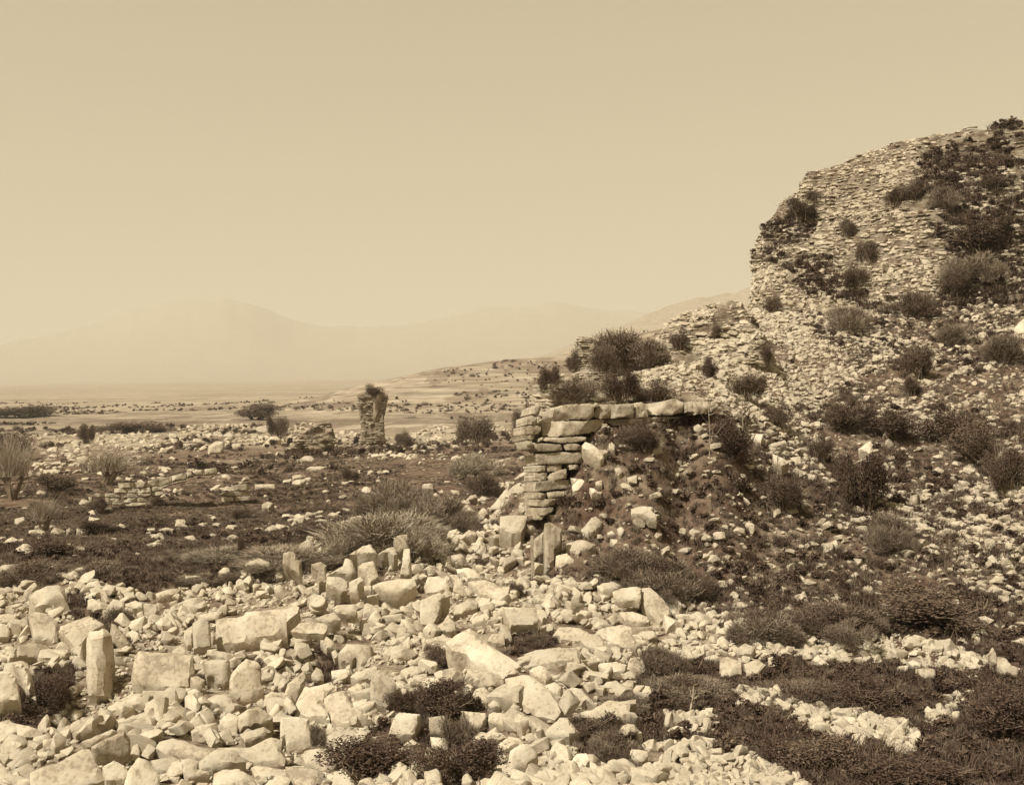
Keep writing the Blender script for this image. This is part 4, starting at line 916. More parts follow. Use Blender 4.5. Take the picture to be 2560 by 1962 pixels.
# mid field stones
X, Y = polar(9000, 38, 230, -.6, .12, 1.2); Z = zf(X, Y); px, py, hp, ta, sl_, md_ = zones(X, Y, Z)
dn = fbm(X / 9, Y / 9, 63, 3); k = ~hp & clear_of(px, py) & (RNG.random(len(X)) < sst(.42, .66, dn) * .9 + .05); X, Y, Z = X[k], Y[k], Z[k]
s = sizes(len(X), .06, .42, 4.0) * (1 + Y / 200)
X2, Y2 = polar(30000, 70, 260, -.5, 0, 1.0); Z2 = zf(X2, Y2); px, py, _z = proj(np.stack([X2, Y2, Z2], -1)); jx = px + (fbm(X2 / 6, Y2 / 6, 66) - .5) * 60; jy = py + (fbm(X2 / 6, Y2 / 6, 67) - .5) * 26
BM = [(60,1180),(150,1110),(350,1080),(560,1058),(760,1055),(900,1118),(1000,1100),(1100,1060),(1120,1110),(1060,1140),(900,1150),(700,1110),(560,1112),(420,1130),(260,1190)]
k = inpoly(jx, jy, BM) & (RNG.random(len(X2)) < .16) & clear_of(px, py); X2, Y2, Z2 = X2[k], Y2[k], Z2[k]; s2 = sizes(len(X2), .15, .95, 2.6)
X, Y, Z, s = np.r_[X, X2], np.r_[Y, Y2], np.r_[Z, Z2], np.r_[s, s2]
scatter('field_stones', np.stack([X, Y, Z + s * .1], -1), rots(len(X)), sc3(s), RNG.integers(0, 10, len(X)), C_RH, 'small pale stones scattered over the turf of the mid field')
# stones bedded in the masonry masses
def on_mesh(me, base, n, nmin=-.02, top=None):
    me.calc_loop_triangles(); T = np.empty(len(me.loop_triangles) * 3, np.int32); me.loop_triangles.foreach_get('vertices', T); T = T.reshape(-1, 3)
    V = np.empty(len(me.vertices) * 3, np.float32); me.vertices.foreach_get('co', V); V = V.reshape(-1, 3) + np.array(base)
    a, b, c = V[T[:, 0]], V[T[:, 1]], V[T[:, 2]]; nr_ = np.cross(b - a, c - a); ar = np.linalg.norm(nr_, axis=1); nr_ /= ar[:, None] + 1e-9
    mid_ = (a + b + c) / 3; vis = ((EYE - mid_) * nr_).sum(-1) > 0
    pr = ar * vis; pr /= pr.sum(); i = RNG.choice(len(T), n, p=pr); u = RNG.random(n); v = RNG.random(n); f = u + v > 1; u[f] = 1 - u[f]; v[f] = 1 - v[f]
    return a[i] + (b[i] - a[i]) * u[:, None] + (c[i] - a[i]) * v[:, None], nr_[i]
def bedded(name, me, base, n, lo, hi, parent, label, bed=.3, coll=None, patch=(6, .40, .55)):
    P, nn = on_mesh(me, base, n)
    P[:, 2] = np.round(P[:, 2] / bed) * bed + RNG.normal(0, bed * .12, n)
    dn = fbm(P[:, 0] / patch[0], P[:, 2] / (patch[0] * .6), 71, 4); k = RNG.random(n) < sst(patch[1], patch[2], dn) * .9 + .1; P = P[k]; nn = nn[k]
    s = sizes(len(P), lo, hi, 2.0); yaw = np.arctan2(-nn[:, 0], nn[:, 1]) + RNG.normal(0, .25, len(P)); r = RNG.normal(0, .07, (len(P), 3)); r[:, 2] = yaw
    return scatter(name, P - np.array(base if parent else (0, 0, 0)), r, np.stack([s * RNG.uniform(.8, 1.7, len(P)), s, s * RNG.uniform(.7, 1.2, len(P))], -1), RNG.integers(0, 10, len(P)), coll or C_FL, label, parent)
bedded('bedded_stones', cliff_me, cliff_b, 15000, .07, .30, cliff, None, .30)
bedded('loose_stones', cliff_me, cliff_b, 16000, .06, .26, cliff, None, .01, C_RH, (7, .42, .52))
bedded('bedded_stones', ridge_me, ridge_b, 7000, .06, .26, ridge, None, .12, C_RH, (2.5, .3, .45))
bedded('bedded_stones', core_me, core_b, 2500, .06, .2, core_, None, .15, C_RH, (2.5, .3, .45))
bedded('bedded_stones', stub_me, stub_b, 1800, .04, .14, stub, None, .1)
bedded('bedded_stones', pier_me, pier_b, 700, .12, .4, pier, None, .3)
bedded('bedded_stones', pm, PBL, 700, .1, .3, pillar, None, .32)

P, nn = on_mesh(cliff_me, cliff_b, 9000); px, py, _z = proj(P.astype(float)); k = (py > 640 + 60 * fbm(px / 60, py / 60, 77)) & (RNG.random(len(P)) < .6); P = P[k]; s = sizes(len(P), .1, .4, 2.4)
scatter('foot_rubble', P - np.array(cliff_b), rots(len(P), False), sc3(s), RNG.integers(0, 10, len(P)), C_RH, None, cliff)
# ------------------------------------------------------------------ vegetation
def quadmesh(name, V, Fc, mat):
    me = bpy.data.meshes.new(name); V = np.asarray(V, np.float32); Fc = np.asarray(Fc, np.int32); k = Fc.shape[1]
    me.vertices.add(len(V)); me.vertices.foreach_set('co', V.ravel()); me.loops.add(Fc.size); me.loops.foreach_set('vertex_index', Fc.ravel())
    me.polygons.add(len(Fc)); me.polygons.foreach_set('loop_start', np.arange(0, Fc.size, k, dtype=np.int32)); me.update(calc_edges=True); me.materials.append(mat); return me
def leafy(seed, n, lumps, leaf, mat, flat=1.0):
    g = np.random.default_rng(seed)
    c = g.normal(0, 1, (lumps, 3)); c /= np.linalg.norm(c, axis=1)[:, None]; c *= g.uniform(.15, .8, (lumps, 1)); c[:, 2] = np.abs(c[:, 2]) * .9
    rad = g.uniform(.18, .42, lumps); i = g.choice(lumps, n, p=rad ** 2 / (rad ** 2).sum())
    d = g.normal(0, 1, (n, 3)); d /= np.linalg.norm(d, axis=1)[:, None]
    P = c[i] * np.array([.36, .36, .55]) + d * (rad[i] * (g.random(n) ** .4))[:, None] * np.array([.5, .5, .55]) + np.array([0, 0, .28])
    P[:, 2] = np.maximum(P[:, 2] * flat, .005)
    out = g.random(n) < .06; P[out] += d[out] * .1; P[:, 2] = np.maximum(P[:, 2], .005)
    a = g.normal(0, 1, (n, 3)); a /= np.linalg.norm(a, axis=1)[:, None]; b = np.cross(a, g.normal(0, 1, (n, 3))); b /= np.linalg.norm(b, axis=1)[:, None] + 1e-9
    L = leaf * g.uniform(.6, 1.5, (n, 1)); V = np.stack([P - a * L, P + b * L * .45, P + a * L, P - b * L * .45], 1).reshape(-1, 3)
    return quadmesh('foliage', V, np.arange(n * 4).reshape(-1, 4), mat)
def strands(seed, n, mat, spread=.45, h=1.0, wid=.012, curve=.25, rootr=.18, segs=3, name='foliage', droop=0.0):
    g = np.random.default_rng(seed); V = []; Fc = []
    az = g.uniform(0, 6.28, n); lean = np.abs(g.normal(0, spread, n)); H = h * g.uniform(.45, 1.0, n) * (1 - .25 * np.clip(lean, 0, 1))
    rx = g.normal(0, rootr, n); ry = g.normal(0, rootr, n); cv = g.normal(0, curve, (n, 2)); wa = g.uniform(0, 6.28, n)
    t = np.linspace(0, 1, segs + 1)
    for q in range(segs + 1):
        x = rx + np.cos(az) * lean * H * t[q] ** 1.3 * .8 + cv[:, 0] * t[q] ** 2 * H * .5; y = ry + np.sin(az) * lean * H * t[q] ** 1.3 * .8 + cv[:, 1] * t[q] ** 2 * H * .5
        z = H * (t[q] - droop * t[q] ** 2 * lean)
        w = wid * (1 - .8 * t[q]); V.append(np.stack([x - np.cos(wa) * w, y - np.sin(wa) * w, z], -1)); V.append(np.stack([x + np.cos(wa) * w, y + np.sin(wa) * w, z], -1))
    V = np.stack(V, 1).reshape(-1, 3); m = 2 * (segs + 1); b0 = np.arange(n) * m
    Fc = np.concatenate([np.stack([b0 + 2 * q, b0 + 2 * q + 1, b0 + 2 * q + 3, b0 + 2 * q + 2], -1) for q in range(segs)])
    return quadmesh(name, V, Fc, mat)
def needly(seed, n, lumps, ln, mat, wid=.0035, name='foliage'):
    g = np.random.default_rng(seed); az = g.uniform(0, 6.28, lumps); rr = g.random(lumps) ** .6 * .34
    c = np.stack([np.cos(az) * rr, np.sin(az) * rr, .12 + g.random(lumps) * (.62 - rr * 1.1)], -1); rad = g.uniform(.10, .24, lumps)
    i = g.choice(lumps, n, p=rad ** 2 / (rad ** 2).sum()); d = g.normal(0, 1, (n, 3)); d /= np.linalg.norm(d, axis=1)[:, None]
    P = c[i] + d * (rad[i] * g.random(n) ** .35)[:, None]; P[:, 2] = np.maximum(P[:, 2], .01)
    o = P - np.array([0, 0, -.25]); o /= np.linalg.norm(o, axis=1)[:, None]; a = o * .6 + d * .35 + g.normal(0, .38, (n, 3)) + np.array([0, 0, .35]); a /= np.linalg.norm(a, axis=1)[:, None]
    b = np.cross(a, g.normal(0, 1, (n, 3))); b /= np.linalg.norm(b, axis=1)[:, None] + 1e-9; L = ln * g.uniform(.4, 1.5, (n, 1)); k = g.normal(0, .25, (n, 3)) * L
    V = np.stack([P - b * wid, P + b * wid, P + a * L * .6 + k * .5 + b * wid * .7, P + a * L + k, P + a * L * .6 + k * .5 - b * wid * .7], 1).reshape(-1, 3)
    return quadmesh(name, V, np.arange(n * 5).reshape(-1, 5), mat)
def branches(seed, mat, depth=4, r0=.03, spread=.6, n0=4, up=.6, first=.35, name='branches'):
    g = random.Random(seed); bm = bmesh.new()
    def tube(a, b, ra, rb):
        d = (b - a).normalized(); u = d.orthogonal().normalized(); v = d.cross(u); k = 5
        A_ = [bm.verts.new(a + (u * math.cos(2 * math.pi * i / k) + v * math.sin(2 * math.pi * i / k)) * ra) for i in range(k)]
        B_ = [bm.verts.new(b + (u * math.cos(2 * math.pi * i / k) + v * math.sin(2 * math.pi * i / k)) * rb) for i in range(k)]
        for i in range(k): bm.faces.new((A_[i], A_[(i + 1) % k], B_[(i + 1) % k], B_[i]))
    def grow(p, d, L, r, k):
        q = p; 
        for s in range(2):
            d2 = (d + Vector((g.gauss(0, .22), g.gauss(0, .22), g.gauss(0, .12)))).normalized(); e = q + d2 * L / 2; tube(q, e, r, r * .8); q = e; r *= .8; d = d2
        if k > 0:
            for _ in range(g.choice([2, 3, 3])):
                nd = (d + Vector((g.gauss(0, spread), g.gauss(0, spread), g.gauss(.1, spread * .6)))).normalized(); grow(q, nd, L * g.uniform(.55, .8), r * .65, k - 1)
    for i in range(n0):
        a = 2 * math.pi * (i + g.random() * .6) / n0; grow(Vector((.03 * math.cos(a), .03 * math.sin(a), 0)), Vector((math.cos(a) * (1 - up), math.sin(a) * (1 - up), up)).normalized(), first, r0, depth)
    me = bpy.data.meshes.new(name); bm.to_mesh(me); bm.free(); me.materials.append(mat); return me
EV = [leafy(900 + i, 6500, 12 + i, .015, M_DK) for i in range(5)]
EVF = [leafy(930 + i, 2200, 8 + i, .03, M_SC, .8) for i in range(3)]
BRm = [needly(950 + i, 9000, 16, .11, M_BR) for i in range(3)]
DBm = [needly(960 + i, 6000, 13, .09, M_DB) for i in range(3)]
STm = [branches(970 + i, M_WD, 2, .02, .5, 5, .7, .3) for i in range(3)]
DRm = [branches(980 + i, M_DRY, 5, .03, .62, 3, .75, .3, name='crown') for i in range(2)]
LEAFLIT = [leafy(990 + i, 3000, 16, .013, M_SC) for i in range(2)]
TWG = [strands(1500 + i, 90, M_DRY, .8, 1.0, .004, .5, .1, name='dead_twigs') for i in range(2)]
VEG = '''
990,1290,150,100,b|rounded pale broom bush in the middle of the dark field
1105,1325,165,120,g|dark twiggy bush right of the rounded pale broom
975,1368,250,110,b|wide spreading pale broom nearest the crest of the heap
1185,1190,120,62,b|low pale broom patch close to the foot of the wall
1205,1240,90,80,g|grey twiggy bush above the fallen shafts
740,1405,220,44,b|long low pale grass clump on the crest left of the broom
560,1400,130,36,b|pale grass clump behind the domed crest boulder
1195,1112,85,82,e|round dark bush right of the lone pier on the plain
1298,1112,55,100,e|tall dark bush touching the wall's upper left edge
1570,915,200,135,g|biggest bush on the ridge, against the sky behind the wall
1700,880,60,60,e|dark bush on the ridge just right of its biggest bush
1362,985,66,72,e|small dark bush beside the short squared wall
1440,935,50,70,e|dark bush hanging on the left flank of the layered stub
1440,1005,120,90,g|grey bush directly behind the wall's long beam blocks
1540,1010,95,85,e|dark leafy bush behind the third beam block of the wall
1645,1008,100,62,e|dark bush behind the right half of the beam blocks
1600,1120,110,95,g|spiky grey bush growing before the wall's second course
1618,1128,80,50,e|small dark bush at the foot of the spiky grey bush
1790,850,45,40,e|dark tuft on the pale outcrop left of the hill
1860,1000,90,70,e|dark bush right of the end of the beam blocks
1775,950,60,60,e|dark round bush on the talus above the beam blocks' end
1833,1150,110,100,e|dark bush behind the forked dead stalk
2276,945,90,90,e|dark bush high on the open talus of the right hill
2121,1075,120,70,e|widest dark bush on the slope above the slanting boulder
1947,1075,90,60,e|dark bush right of the thin dead stalks
2040,1150,75,70,e|dark bush right of the cube-like block
2168,1280,110,150,e|tall dark bush in the centre of the right slope
2225,1360,130,110,g|grey spiky bush below the tall dark bush of the right slope
1955,1270,100,80,e|dark bush left of the tall bush of the right slope
2237,1100,110,80,e|dark bush right of the slanting slope boulder
2373,1110,120,100,e|dark thicket on the upper right slope, left of its twin
2440,1160,130,110,e|dark thicket on the upper right slope, nearer the right edge
1916,915,75,60,e|dark bush on the talus below the masonry cliff's left foot
2272,990,60,50,e|small dark bush under the bush of the open talus
2515,1230,100,110,e|dark bush close to the right edge above the band of rubble
2133,1030,50,40,e|small dark tuft above the widest slope bush
1997,555,85,60,e|bush clinging near the left edge of the masonry cliff
1997,470,40,26,e|tiny tuft at the notch of the cliff's outline
2035,508,55,32,e|small tuft below the notch of the cliff's outline
2120,597,50,55,e|bush in the middle left of the masonry cliff
2279,505,70,55,e|dark bush in the upper middle of the masonry cliff
2229,515,55,38,e|dark tuft left of the cliff's upper middle bush
2365,520,90,75,g|spiky bush right of the cliff's upper middle bush
2171,660,60,60,e|bush near the small dark cavity of the cliff
2438,640,140,90,e|broad dark bush on the right part of the cliff
2145,715,90,60,e|bush just below the small dark cavity of the cliff
1938,785,70,45,e|bush at the left foot of the masonry cliff
2117,830,110,100,g|grey bush on the slope just below the cliff
2268,790,120,80,g|grey bush on the slope below the middle of the cliff
2438,700,150,90,g|grey bush below the broad dark bush of the cliff
2372,740,80,60,e|dark bush at the right foot of the cliff
2500,900,120,90,g|grey bush near the right edge halfway up the hill
2480,480,80,45,e|dark tuft high at the right of the cliff
2385,860,90,70,g|grey bush between the cliff and the open talus
1121,1800,150,105,e|dark weeds behind the anvil-like stone
1125,1870,110,110,g|tangled grey weeds between the mottled block and the egg-shaped boulder
1170,1962,200,120,e|dark weeds spreading down to the bottom edge, centre
930,1962,250,125,e|dark leafy weeds right of the bottom-edge boulder
1010,1780,90,55,e|dark weeds behind the squared speckled block
955,1500,55,44,e|dark cushion plant below the long pointed block
1290,1486,62,34,e|dark cushion plant beside the ragged pale slab
1651,1680,130,85,g|dark weed patch right of the rounded weed-side boulder
1141,1668,120,48,e|dark weeds below the great triangular slab's left side
1335,1612,100,34,g|dark weeds left of the broad smooth boulder
1670,1490,190,120,g|large tangled thicket above the long sliding slab
1570,1420,160,80,g|low tangled growth left of the large thicket
1900,1585,190,90,g|dark thicket above the left part of the rubble band
2080,1580,220,95,g|dark thicket above the middle of the rubble band
2330,1570,280,90,e|dark growth above the right end of the rubble band
1990,1745,200,60,g|dark mound of growth between the two rubble bands
2140,1765,170,70,e|dark growth right of the mound between the bands
2500,1850,180,110,e|dark growth in the lower right corner
2300,1990,260,90,e|dark growth along the bottom edge at right
2050,1940,200,100,e|dark growth below the lower rubble band
1525,1895,130,90,g|dark grassy clump in the gap of the bottom rubble
1460,1830,90,50,e|dark weeds left of the mushroom-shaped boulder
1720,1740,200,60,g|low dark growth right of the huge low slab
1560,1770,120,50,g|low dark growth below the huge low slab
640,1452,150,46,g|dark grass fringe under the domed crest boulder
500,1462,100,36,g|dark grass fringe above the chip scree
90,1450,180,60,g|dark brush behind the round-topped hollow boulder
250,1440,140,55,g|dark brush above the left rubble
601,1395,32,56,e|small pointed shrub left of the domed crest boulder
145,1765,110,70,e|dark weeds left of the foot of the tall shaft
75,1830,130,60,e|dark weeds above the squared dark-fronted block
290,1570,60,70,g|dark weeds right of the top of the tall shaft
640,1690,50,45,e|small dark plant under the largest horned slab
505,1712,40,40,g|small dark tuft left of the tapering drum
790,1860,60,60,g|leafy plant between blocks at bottom centre left
700,1100,60,62,e|dark bush on the left shoulder of the low masonry remnant
935,984,62,34,p|dark bush crowning the lone masonry pier
215,1110,50,50,e|dark bush far left beyond the tall pale rock
40,1150,100,70,e|dark bush at the left edge of the field
130,1230,110,45,e|dark scrub left of the low stepped wall
250,1285,60,40,e|dark bush growing before the low stepped wall's left end
390,1265,40,26,e|dark tuft at the right foot of the low stepped wall
230,1340,90,40,e|dark bush below the white turf block
610,1300,80,34,e|dark bush right of the small coursed pile
140,1400,150,50,e|dark scrub at the left above the heap
870,1205,50,40,e|dark tuft on the field below the lone pier
790,1345,90,40,e|dark scrub left of the wide spreading broom
640,1052,140,40,e|long dark bush on the plain left of the lone pier
340,1085,160,34,e|long dark scrub line on the plain at left
60,1045,150,30,e|dark scrub line at the far left of the plain
1010,1118,60,55,g|grey bush just right of the lone pier's foot
'''
vcount = 0
def copy_tree(o, parent=None):
    c = o.copy(); COL.objects.link(c); c.parent = parent
    for ch in [x for x in bpy.data.objects if x.parent == o]: copy_tree(ch, c)
    return c
for j, line in enumerate(VEG.strip().splitlines()):
    a, lab = line.split('|'); x, y, w, hgt, ty = a.split(','); x, y, w, hgt = map(float, (x, y, w, hgt)); 
    if ty == 'p': h = hit(x, y + 4)
    else: h = hit(x, y - 2)
    if h is None: continue
    loc = Vector(h[0]); d = h[1]; W = w / FPX * d; H = hgt / FPX * d
    loc -= Vector((0, 0, (.12 if ty in 'gb' else .05) * H))
    mesh, stem = {'b': (BRm[j % 3], None), 'g': (DBm[j % 3], 1), 'e': (EV[j % 5], 1), 'p': (EV[j % 5], 1)}[ty]
    nm = {'b': 'broom_bush', 'g': 'twiggy_bush', 'e': 'evergreen_bush', 'p': 'evergreen_bush'}[ty]
    root = empty(nm, loc); root.rotation_euler = (0, 0, j * 1.7); kx = {'e': 1.42 if y > 950 and w > 80 else 1.15, 'p': 1.2, 'b': 1.3, 'g': 1.15}[ty]
    root.scale = (W * kx, W * kx, H * {'e': 1.3, 'p': 1.15, 'b': 1.3, 'g': 1.15}[ty])
    put('foliage', mesh, None, root)
    if ty == 'g': put('leaves', LEAFLIT[j % 2], None, root)
    if ty == 'e' and w > 45:                             # a second, smaller crown breaks the outline
        a_ = j * 2.3; put('foliage', EV[(j + 2) % 5], None, root, loc=(.27 * math.cos(a_), .27 * math.sin(a_), 0), rot=(.15, .1, a_), scale=(.62, .55, .72 + .2 * (j % 3)))
        if w < 110: put('dead_twigs', TWG[j % 2], None, root)
    if w > 125 and ty != 'e':                                          # a wide bush is a clump of several rooted crowns
        for q in range(4):
            a_ = q * 1.57 + j; sc_ = (.5, .38, .46, .42)[q]
            put('foliage', mesh, None, root, loc=(.36 * math.cos(a_), .36 * math.sin(a_), 0), rot=(0, 0, a_ * 2), scale=(sc_, sc_, sc_ * 1.5))
    put('branches', STm[j % 3], None, root)
    tag(root, lab, 'bush', 'bushes among the ruins')
# scrub rooted in the masonry of the hill
P, nn = on_mesh(cliff_me, cliff_b, 8200); px, py, _z = proj(P.astype(float)); dn = fbm(P[:, 0] / 5, P[:, 2] / 4, 91, 4) + .20 * sst(2060, 2400, px) - .09 + .05 * sst(450, 350, py)
k = (dn > .56) & clear_of(px, py); P = P[k]; sz_ = sizes(len(P), .35, 1.1, 1.6); rr_ = np.zeros((len(P), 3)); rr_[:, 2] = RNG.uniform(0, 6.28, len(P))
CLIFFSCRUB = (P - np.array(cliff_b), rr_, np.stack([sz_, sz_, sz_ * .7], -1))
# bare trees and dead stalks
def bare(x, y, w, hgt, mi, lab, twist=0):
    h = hit(x, y); loc = Vector(h[0]); d = h[1]; H = hgt / FPX * d; W = w / FPX * d
    r = empty('bare_tree', loc - Vector((0, 0, .1))); r.scale = (W * .9, W * .9, H * .95); r.rotation_euler = (0, 0, mi * 2.1)
    put('trunk', branches(1200 + mi, M_WD, 1, .045, .5, 3, .8, .28, name='trunk'), None, r)
    put('crown', DRm[mi % 2], None, r); put('twigs', strands(1300 + mi, 700, M_DRY, 1.1, .95, .004, .6, .16, name='twigs'), None, r, loc=(0, 0, .32), scale=(.8, .8, .68))
    tag(r, lab, 'tree'); return r
bare(268, 1212, 175, 120, 0, 'twisted bare pale tree leaning over the low stepped wall')
bare(30, 1250, 130, 190, 1, 'pale leafless tree at the left edge of the field')
bare(110, 1330, 90, 110, 2, 'small leafless sapling below the pale tree at the left edge')
def stalk(x, y, hgt, lab, seed, lean=0, nm='dead_stalk', wid=.022):
    h = hit(x, y); loc = Vector(h[0]); H = hgt / FPX * h[1]
    g = random.Random(seed); bm = bmesh.new(); r = empty(nm, loc)
    def tubes(name, lines):
        b = bmesh.new()
        for pts, r0, r1 in lines:
            prev = None
            for q, p in enumerate(pts):
                rr = r0 + (r1 - r0) * q / (len(pts) - 1); d = (Vector(pts[min(q + 1, len(pts) - 1)]) - Vector(pts[max(q - 1, 0)])).normalized(); u = d.orthogonal().normalized(); v = d.cross(u)
                ring = [b.verts.new(Vector(p) + (u * math.cos(2 * math.pi * k / 5) + v * math.sin(2 * math.pi * k / 5)) * rr) for k in range(5)]
                if prev:
                    for k in range(5): b.faces.new((prev[k], prev[(k + 1) % 5], ring[(k + 1) % 5], ring[k]))
                prev = ring
        m = bpy.data.meshes.new(name); b.to_mesh(m); b.free(); put(name, m, M_DRY, r)
    main = [(lean * H * t + g.gauss(0, .01), g.gauss(0, .02), H * t) for t in [i / 7 for i in range(8)]]; tubes('stem', [(main, wid, wid * .5)])
    ls = []
    for i in range(9):
        k = g.randint(3, 7); p = Vector(main[k]); a = g.uniform(0, 6.28); L = H * g.uniform(.12, .3)
        ls.append(([p + Vector((math.cos(a) * L * q / 3, math.sin(a) * L * q / 3, L * (q / 3) ** 2 * .9)) for q in range(4)], wid * .5, wid * .15))
    tubes('side_branches', ls)
    tag(r, lab, 'dead plant')
stalk(1775, 1165, 125, 'forked dead stalk standing pale before a dark bush on the slope', 1)
stalk(1857, 1092, 92, 'thin dead stalk right of the forked one, near the end of the beam blocks', 2)
stalk(1944, 1200, 55, 'short dead stalk below the cube-like block on the slope', 3)
stalk(1488, 1006, 60, 'bare leaning branch behind the first beam block of the wall', 4, -.35)
stalk(1722, 1790, 75, 'pale forked dead branch in the low dark growth at lower right', 5, .2)
stalk(2300, 462, 40, 'tiny bare stalk high on the masonry cliff', 6)

# low ground cover
def cover(name, n, y0, y1, s0, s1, pw, test, coll, lo, hi, label, nv, flat=1.0):
    X, Y = polar(n, y0, y1, s0, s1, pw); Z = zf(X, Y); k = test(X, Y, Z); X, Y, Z = X[k], Y[k], Z[k]
    s = sizes(len(X), lo, hi, 1.6); r = np.zeros((len(X), 3)); r[:, 2] = RNG.uniform(0, 6.28, len(X)); r[:, :2] = RNG.normal(0, .12, (len(X), 2))
    print(name, len(X))
    return scatter(name, np.stack([X, Y, Z - s * .05], -1), r, np.stack([s, s, s * flat * RNG.uniform(.7, 1.3, len(X))], -1), RNG.integers(0, nv, len(X)), coll, label)
C_GR = variants('tuft', [strands(1400 + i, 60, M_GR, .7, 1.0, .035, .35, .22, 2) for i in range(4)])
C_SC = variants('scrubclump', [leafy(1420 + i, 260, 6, .075, M_SC, .8) for i in range(4)] + [strands(1440 + i, 150, M_SC, .8, .7, .02, .35, .3, 2) for i in range(2)])
M_TF = leaf_mat('field_turf', .05, .24)
C_GT = variants('turfclump', [leafy(1480 + i, 200, 7, .07, M_TF, .7) for i in range(3)] + [strands(1490 + i, 110, M_TF, .9, .6, .018, .4, .3, 2) for i in range(3)])
C_ST = variants('strawtuft', [strands(1460 + i, 50, M_BR, .6, 1.0, .022, .3, .18, 2) for i in range(3)])
scatter('scrub', CLIFFSCRUB[0], CLIFFSCRUB[1], CLIFFSCRUB[2], RNG.integers(0, 6, len(CLIFFSCRUB[0])), C_SC, None, cliff)
def t_dark(X, Y, Z):
    px, py, hp, ta, sl_, md_ = zones(X, Y, Z); return ~hp & clear_of(px, py) & (((px > 1400) & (py > 1650)) | ((px > 1850) & (py > 1480)) | (px < 1400)) & (Y < 34)
cover('dark_weeds', 16000, 13, 34, -.5, .56, 1, t_dark, C_SC, .14, .42, 'low dark weeds in the hollows of the rubble and at the slope foot', 6, .8)
def t_turf(X, Y, Z):
    px, py, hp, ta, sl_, md_ = zones(X, Y, Z); return ~hp & clear_of(px, py) & (px > -250) & (px < 2800) & (fbm(X / 2, Y / 2, 81) > .30) & ~(ta & (RNG.random(len(X)) < .8))
cover('turf_grass', 95000, 13, 75, -.56, .58, .9, t_turf, C_GR, .05, .22, 'short dark grass and weeds between the stones', 4)
def t_scrub(X, Y, Z):
    px, py, hp, ta, sl_, md_ = zones(X, Y, Z); dk = (px > 1500) & (py > 1380)
    return clear_of(px, py) & ~hp & ~ta & ((((fbm(X / 4, Y / 4, 82) > .52) & md_) | ((fbm(X / 3.4, Y / 3.4, 82) + .06 * sst(1700, 2400, px) > .52) & (px > 1400))) | (dk & (fbm(X / 3, Y / 3, 85) > .38)))
cover('low_scrub', 48000, 16, 200, -.6, .58, .8, t_scrub, C_SC, .2, .75, 'low dark scrub covering the turf and the slope', 6, .7)
def t_field(X, Y, Z):
    px, py, hp, ta, sl_, md_ = zones(X, Y, Z); return ~hp & clear_of(px, py) & (px < 1420) & (Y < 95 + 70 * fbm(X / 20, Y / 20, 88)) & (fbm(X / 6, Y / 6, 87) > .40)
cover('field_turf', 60000, 36, 170, -.6, .1, 1.2, t_field, C_GT, .16, .5, 'dark tufted turf of the mid field', 6, .6)
def t_far(X, Y, Z):
    return fbm(X / 26, Y / 40, 83, 4) + .06 * sst(300, 150, Y) + .07 * sst(0, 60, X) * sst(330, 420, Y) > .565
cover('plain_scrub', 9000, 110, 640, -.58, .16, 1.1, t_far, C_SC, .7, 2.2, 'thin scrub dotting the pale plain', 6, .85)
def t_straw(X, Y, Z):
    px, py, hp, ta, sl_, md_ = zones(X, Y, Z); return ~hp & (px < 1500) & (fbm(X / 5, Y / 5, 84) > .55) | (hp & (RNG.random(len(X)) < .02))
cover('dry_grass', 12000, 24, 150, -.58, .56, .7, t_straw, C_ST, .08, .28, 'pale dry grass tufts on the crest and the field', 3)

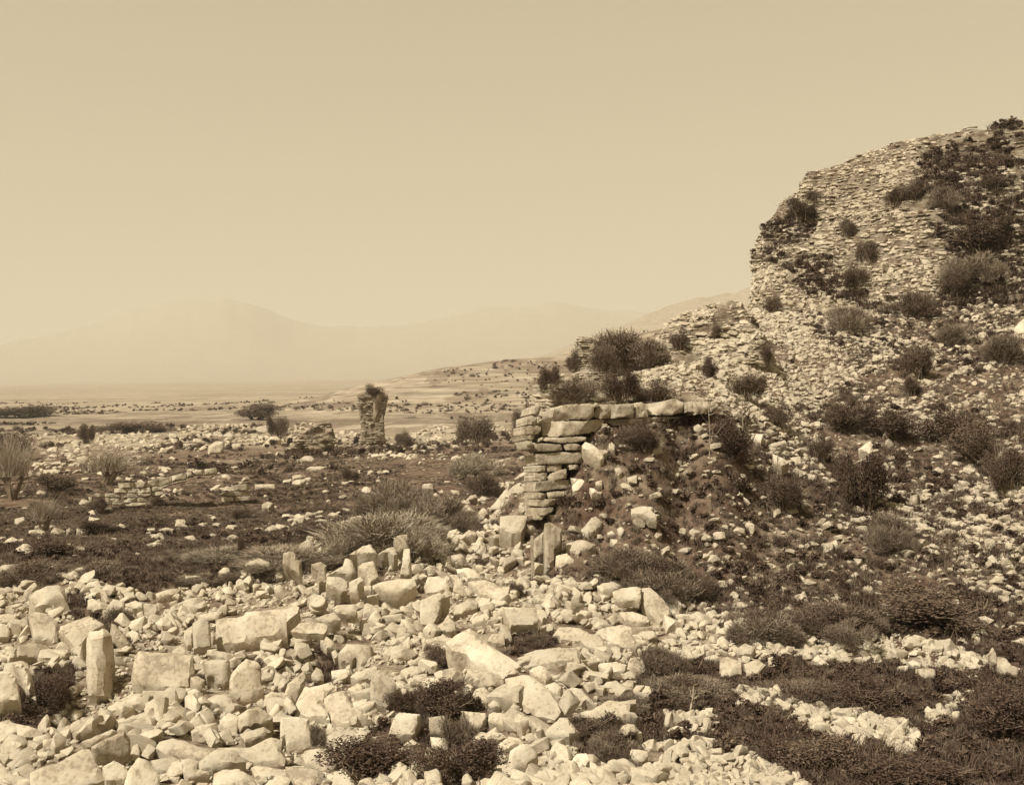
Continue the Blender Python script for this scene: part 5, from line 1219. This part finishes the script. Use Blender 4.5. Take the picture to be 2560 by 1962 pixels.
# ------------------------------------------------------------------ haze
bm = bmesh.new(); bmesh.ops.create_cube(bm, size=1); hz = bpy.data.meshes.new('haze'); bm.to_mesh(hz); bm.free()
ho = bpy.data.objects.new('haze', hz); COL.objects.link(ho); ho.scale = (120000, 40000, 800); ho.location = (0, 10000, 380); ho['kind'] = 'stuff'; ho['label'] = 'pale haze over the plain'
hm = bpy.data.materials.new('haze'); hm.use_nodes = True; nt = hm.node_tree; nt.nodes.clear()
pv = nt.nodes.new('ShaderNodeVolumePrincipled'); pv.inputs['Density'].default_value = 0.00018; pv.inputs['Color'].default_value = (1.0, .91, .72, 1); pv.inputs['Anisotropy'].default_value = 0.0
mo = nt.nodes.new('ShaderNodeOutputMaterial'); nt.links.new(pv.outputs[0], mo.inputs['Volume']); hz.materials.append(hm)

# ------------------------------------------------------------------ labels for the stones without one of their own: by look and by the nearest named stone
refs = [r for r in REC if r['ref']]
for r in REC: r['sz'] = r['size']
buckets = {}
ORD = ['nearest', 'second', 'third', 'fourth', 'fifth', 'sixth', 'seventh', 'eighth', 'ninth', 'tenth', 'eleventh', 'twelfth', 'thirteenth', 'fourteenth', 'fifteenth', 'sixteenth', 'seventeenth', 'eighteenth', 'nineteenth', 'twentieth']
GRP = {'block': 'fallen squared blocks', 'slab': 'fallen slabs', 'boulder': 'pale boulders', 'stone shaft': 'broken shafts', 'rubble stone': 'loose rubble stones'}
for r in REC:
    if r['label']:
        tag(r['o'], r['label'], r['cat'], GRP.get(r['noun'])); continue
    best = min(refs, key=lambda q: (q['px'] - r['px']) ** 2 + ((q['py'] - r['py']) * 1.3) ** 2)
    dx, dy = r['px'] - best['px'], r['py'] - best['py']
    side = ('right of' if dx > 0 else 'left of') if abs(dx) > abs(dy) * 1.2 else ('below' if dy > 0 else 'above')
    if r['kd'] == 'R': shp = 'small loose' if r['size'] < 42 else 'loose'
    else: shp = ('wide' if r['asp'] > 2.0 else 'tall' if r['asp'] < .75 else 'squat') 
    buckets.setdefault((best['ref'], side, r['noun'], shp), []).append((math.hypot(dx, dy), r))
for (ref, side, noun, shp), L_ in buckets.items():
    L_.sort(key=lambda t: t[0])
    for i, (d, r) in enumerate(L_):
        o_ = '' if len(L_) == 1 else (ORD[i] + (' ' if i == 0 else ' nearest '))
        tag(r['o'], f"{o_}{shp} pale {noun} {side} {ref}", r['cat'], GRP[noun])
print('objects', len(bpy.data.objects), 'rec', len(REC))
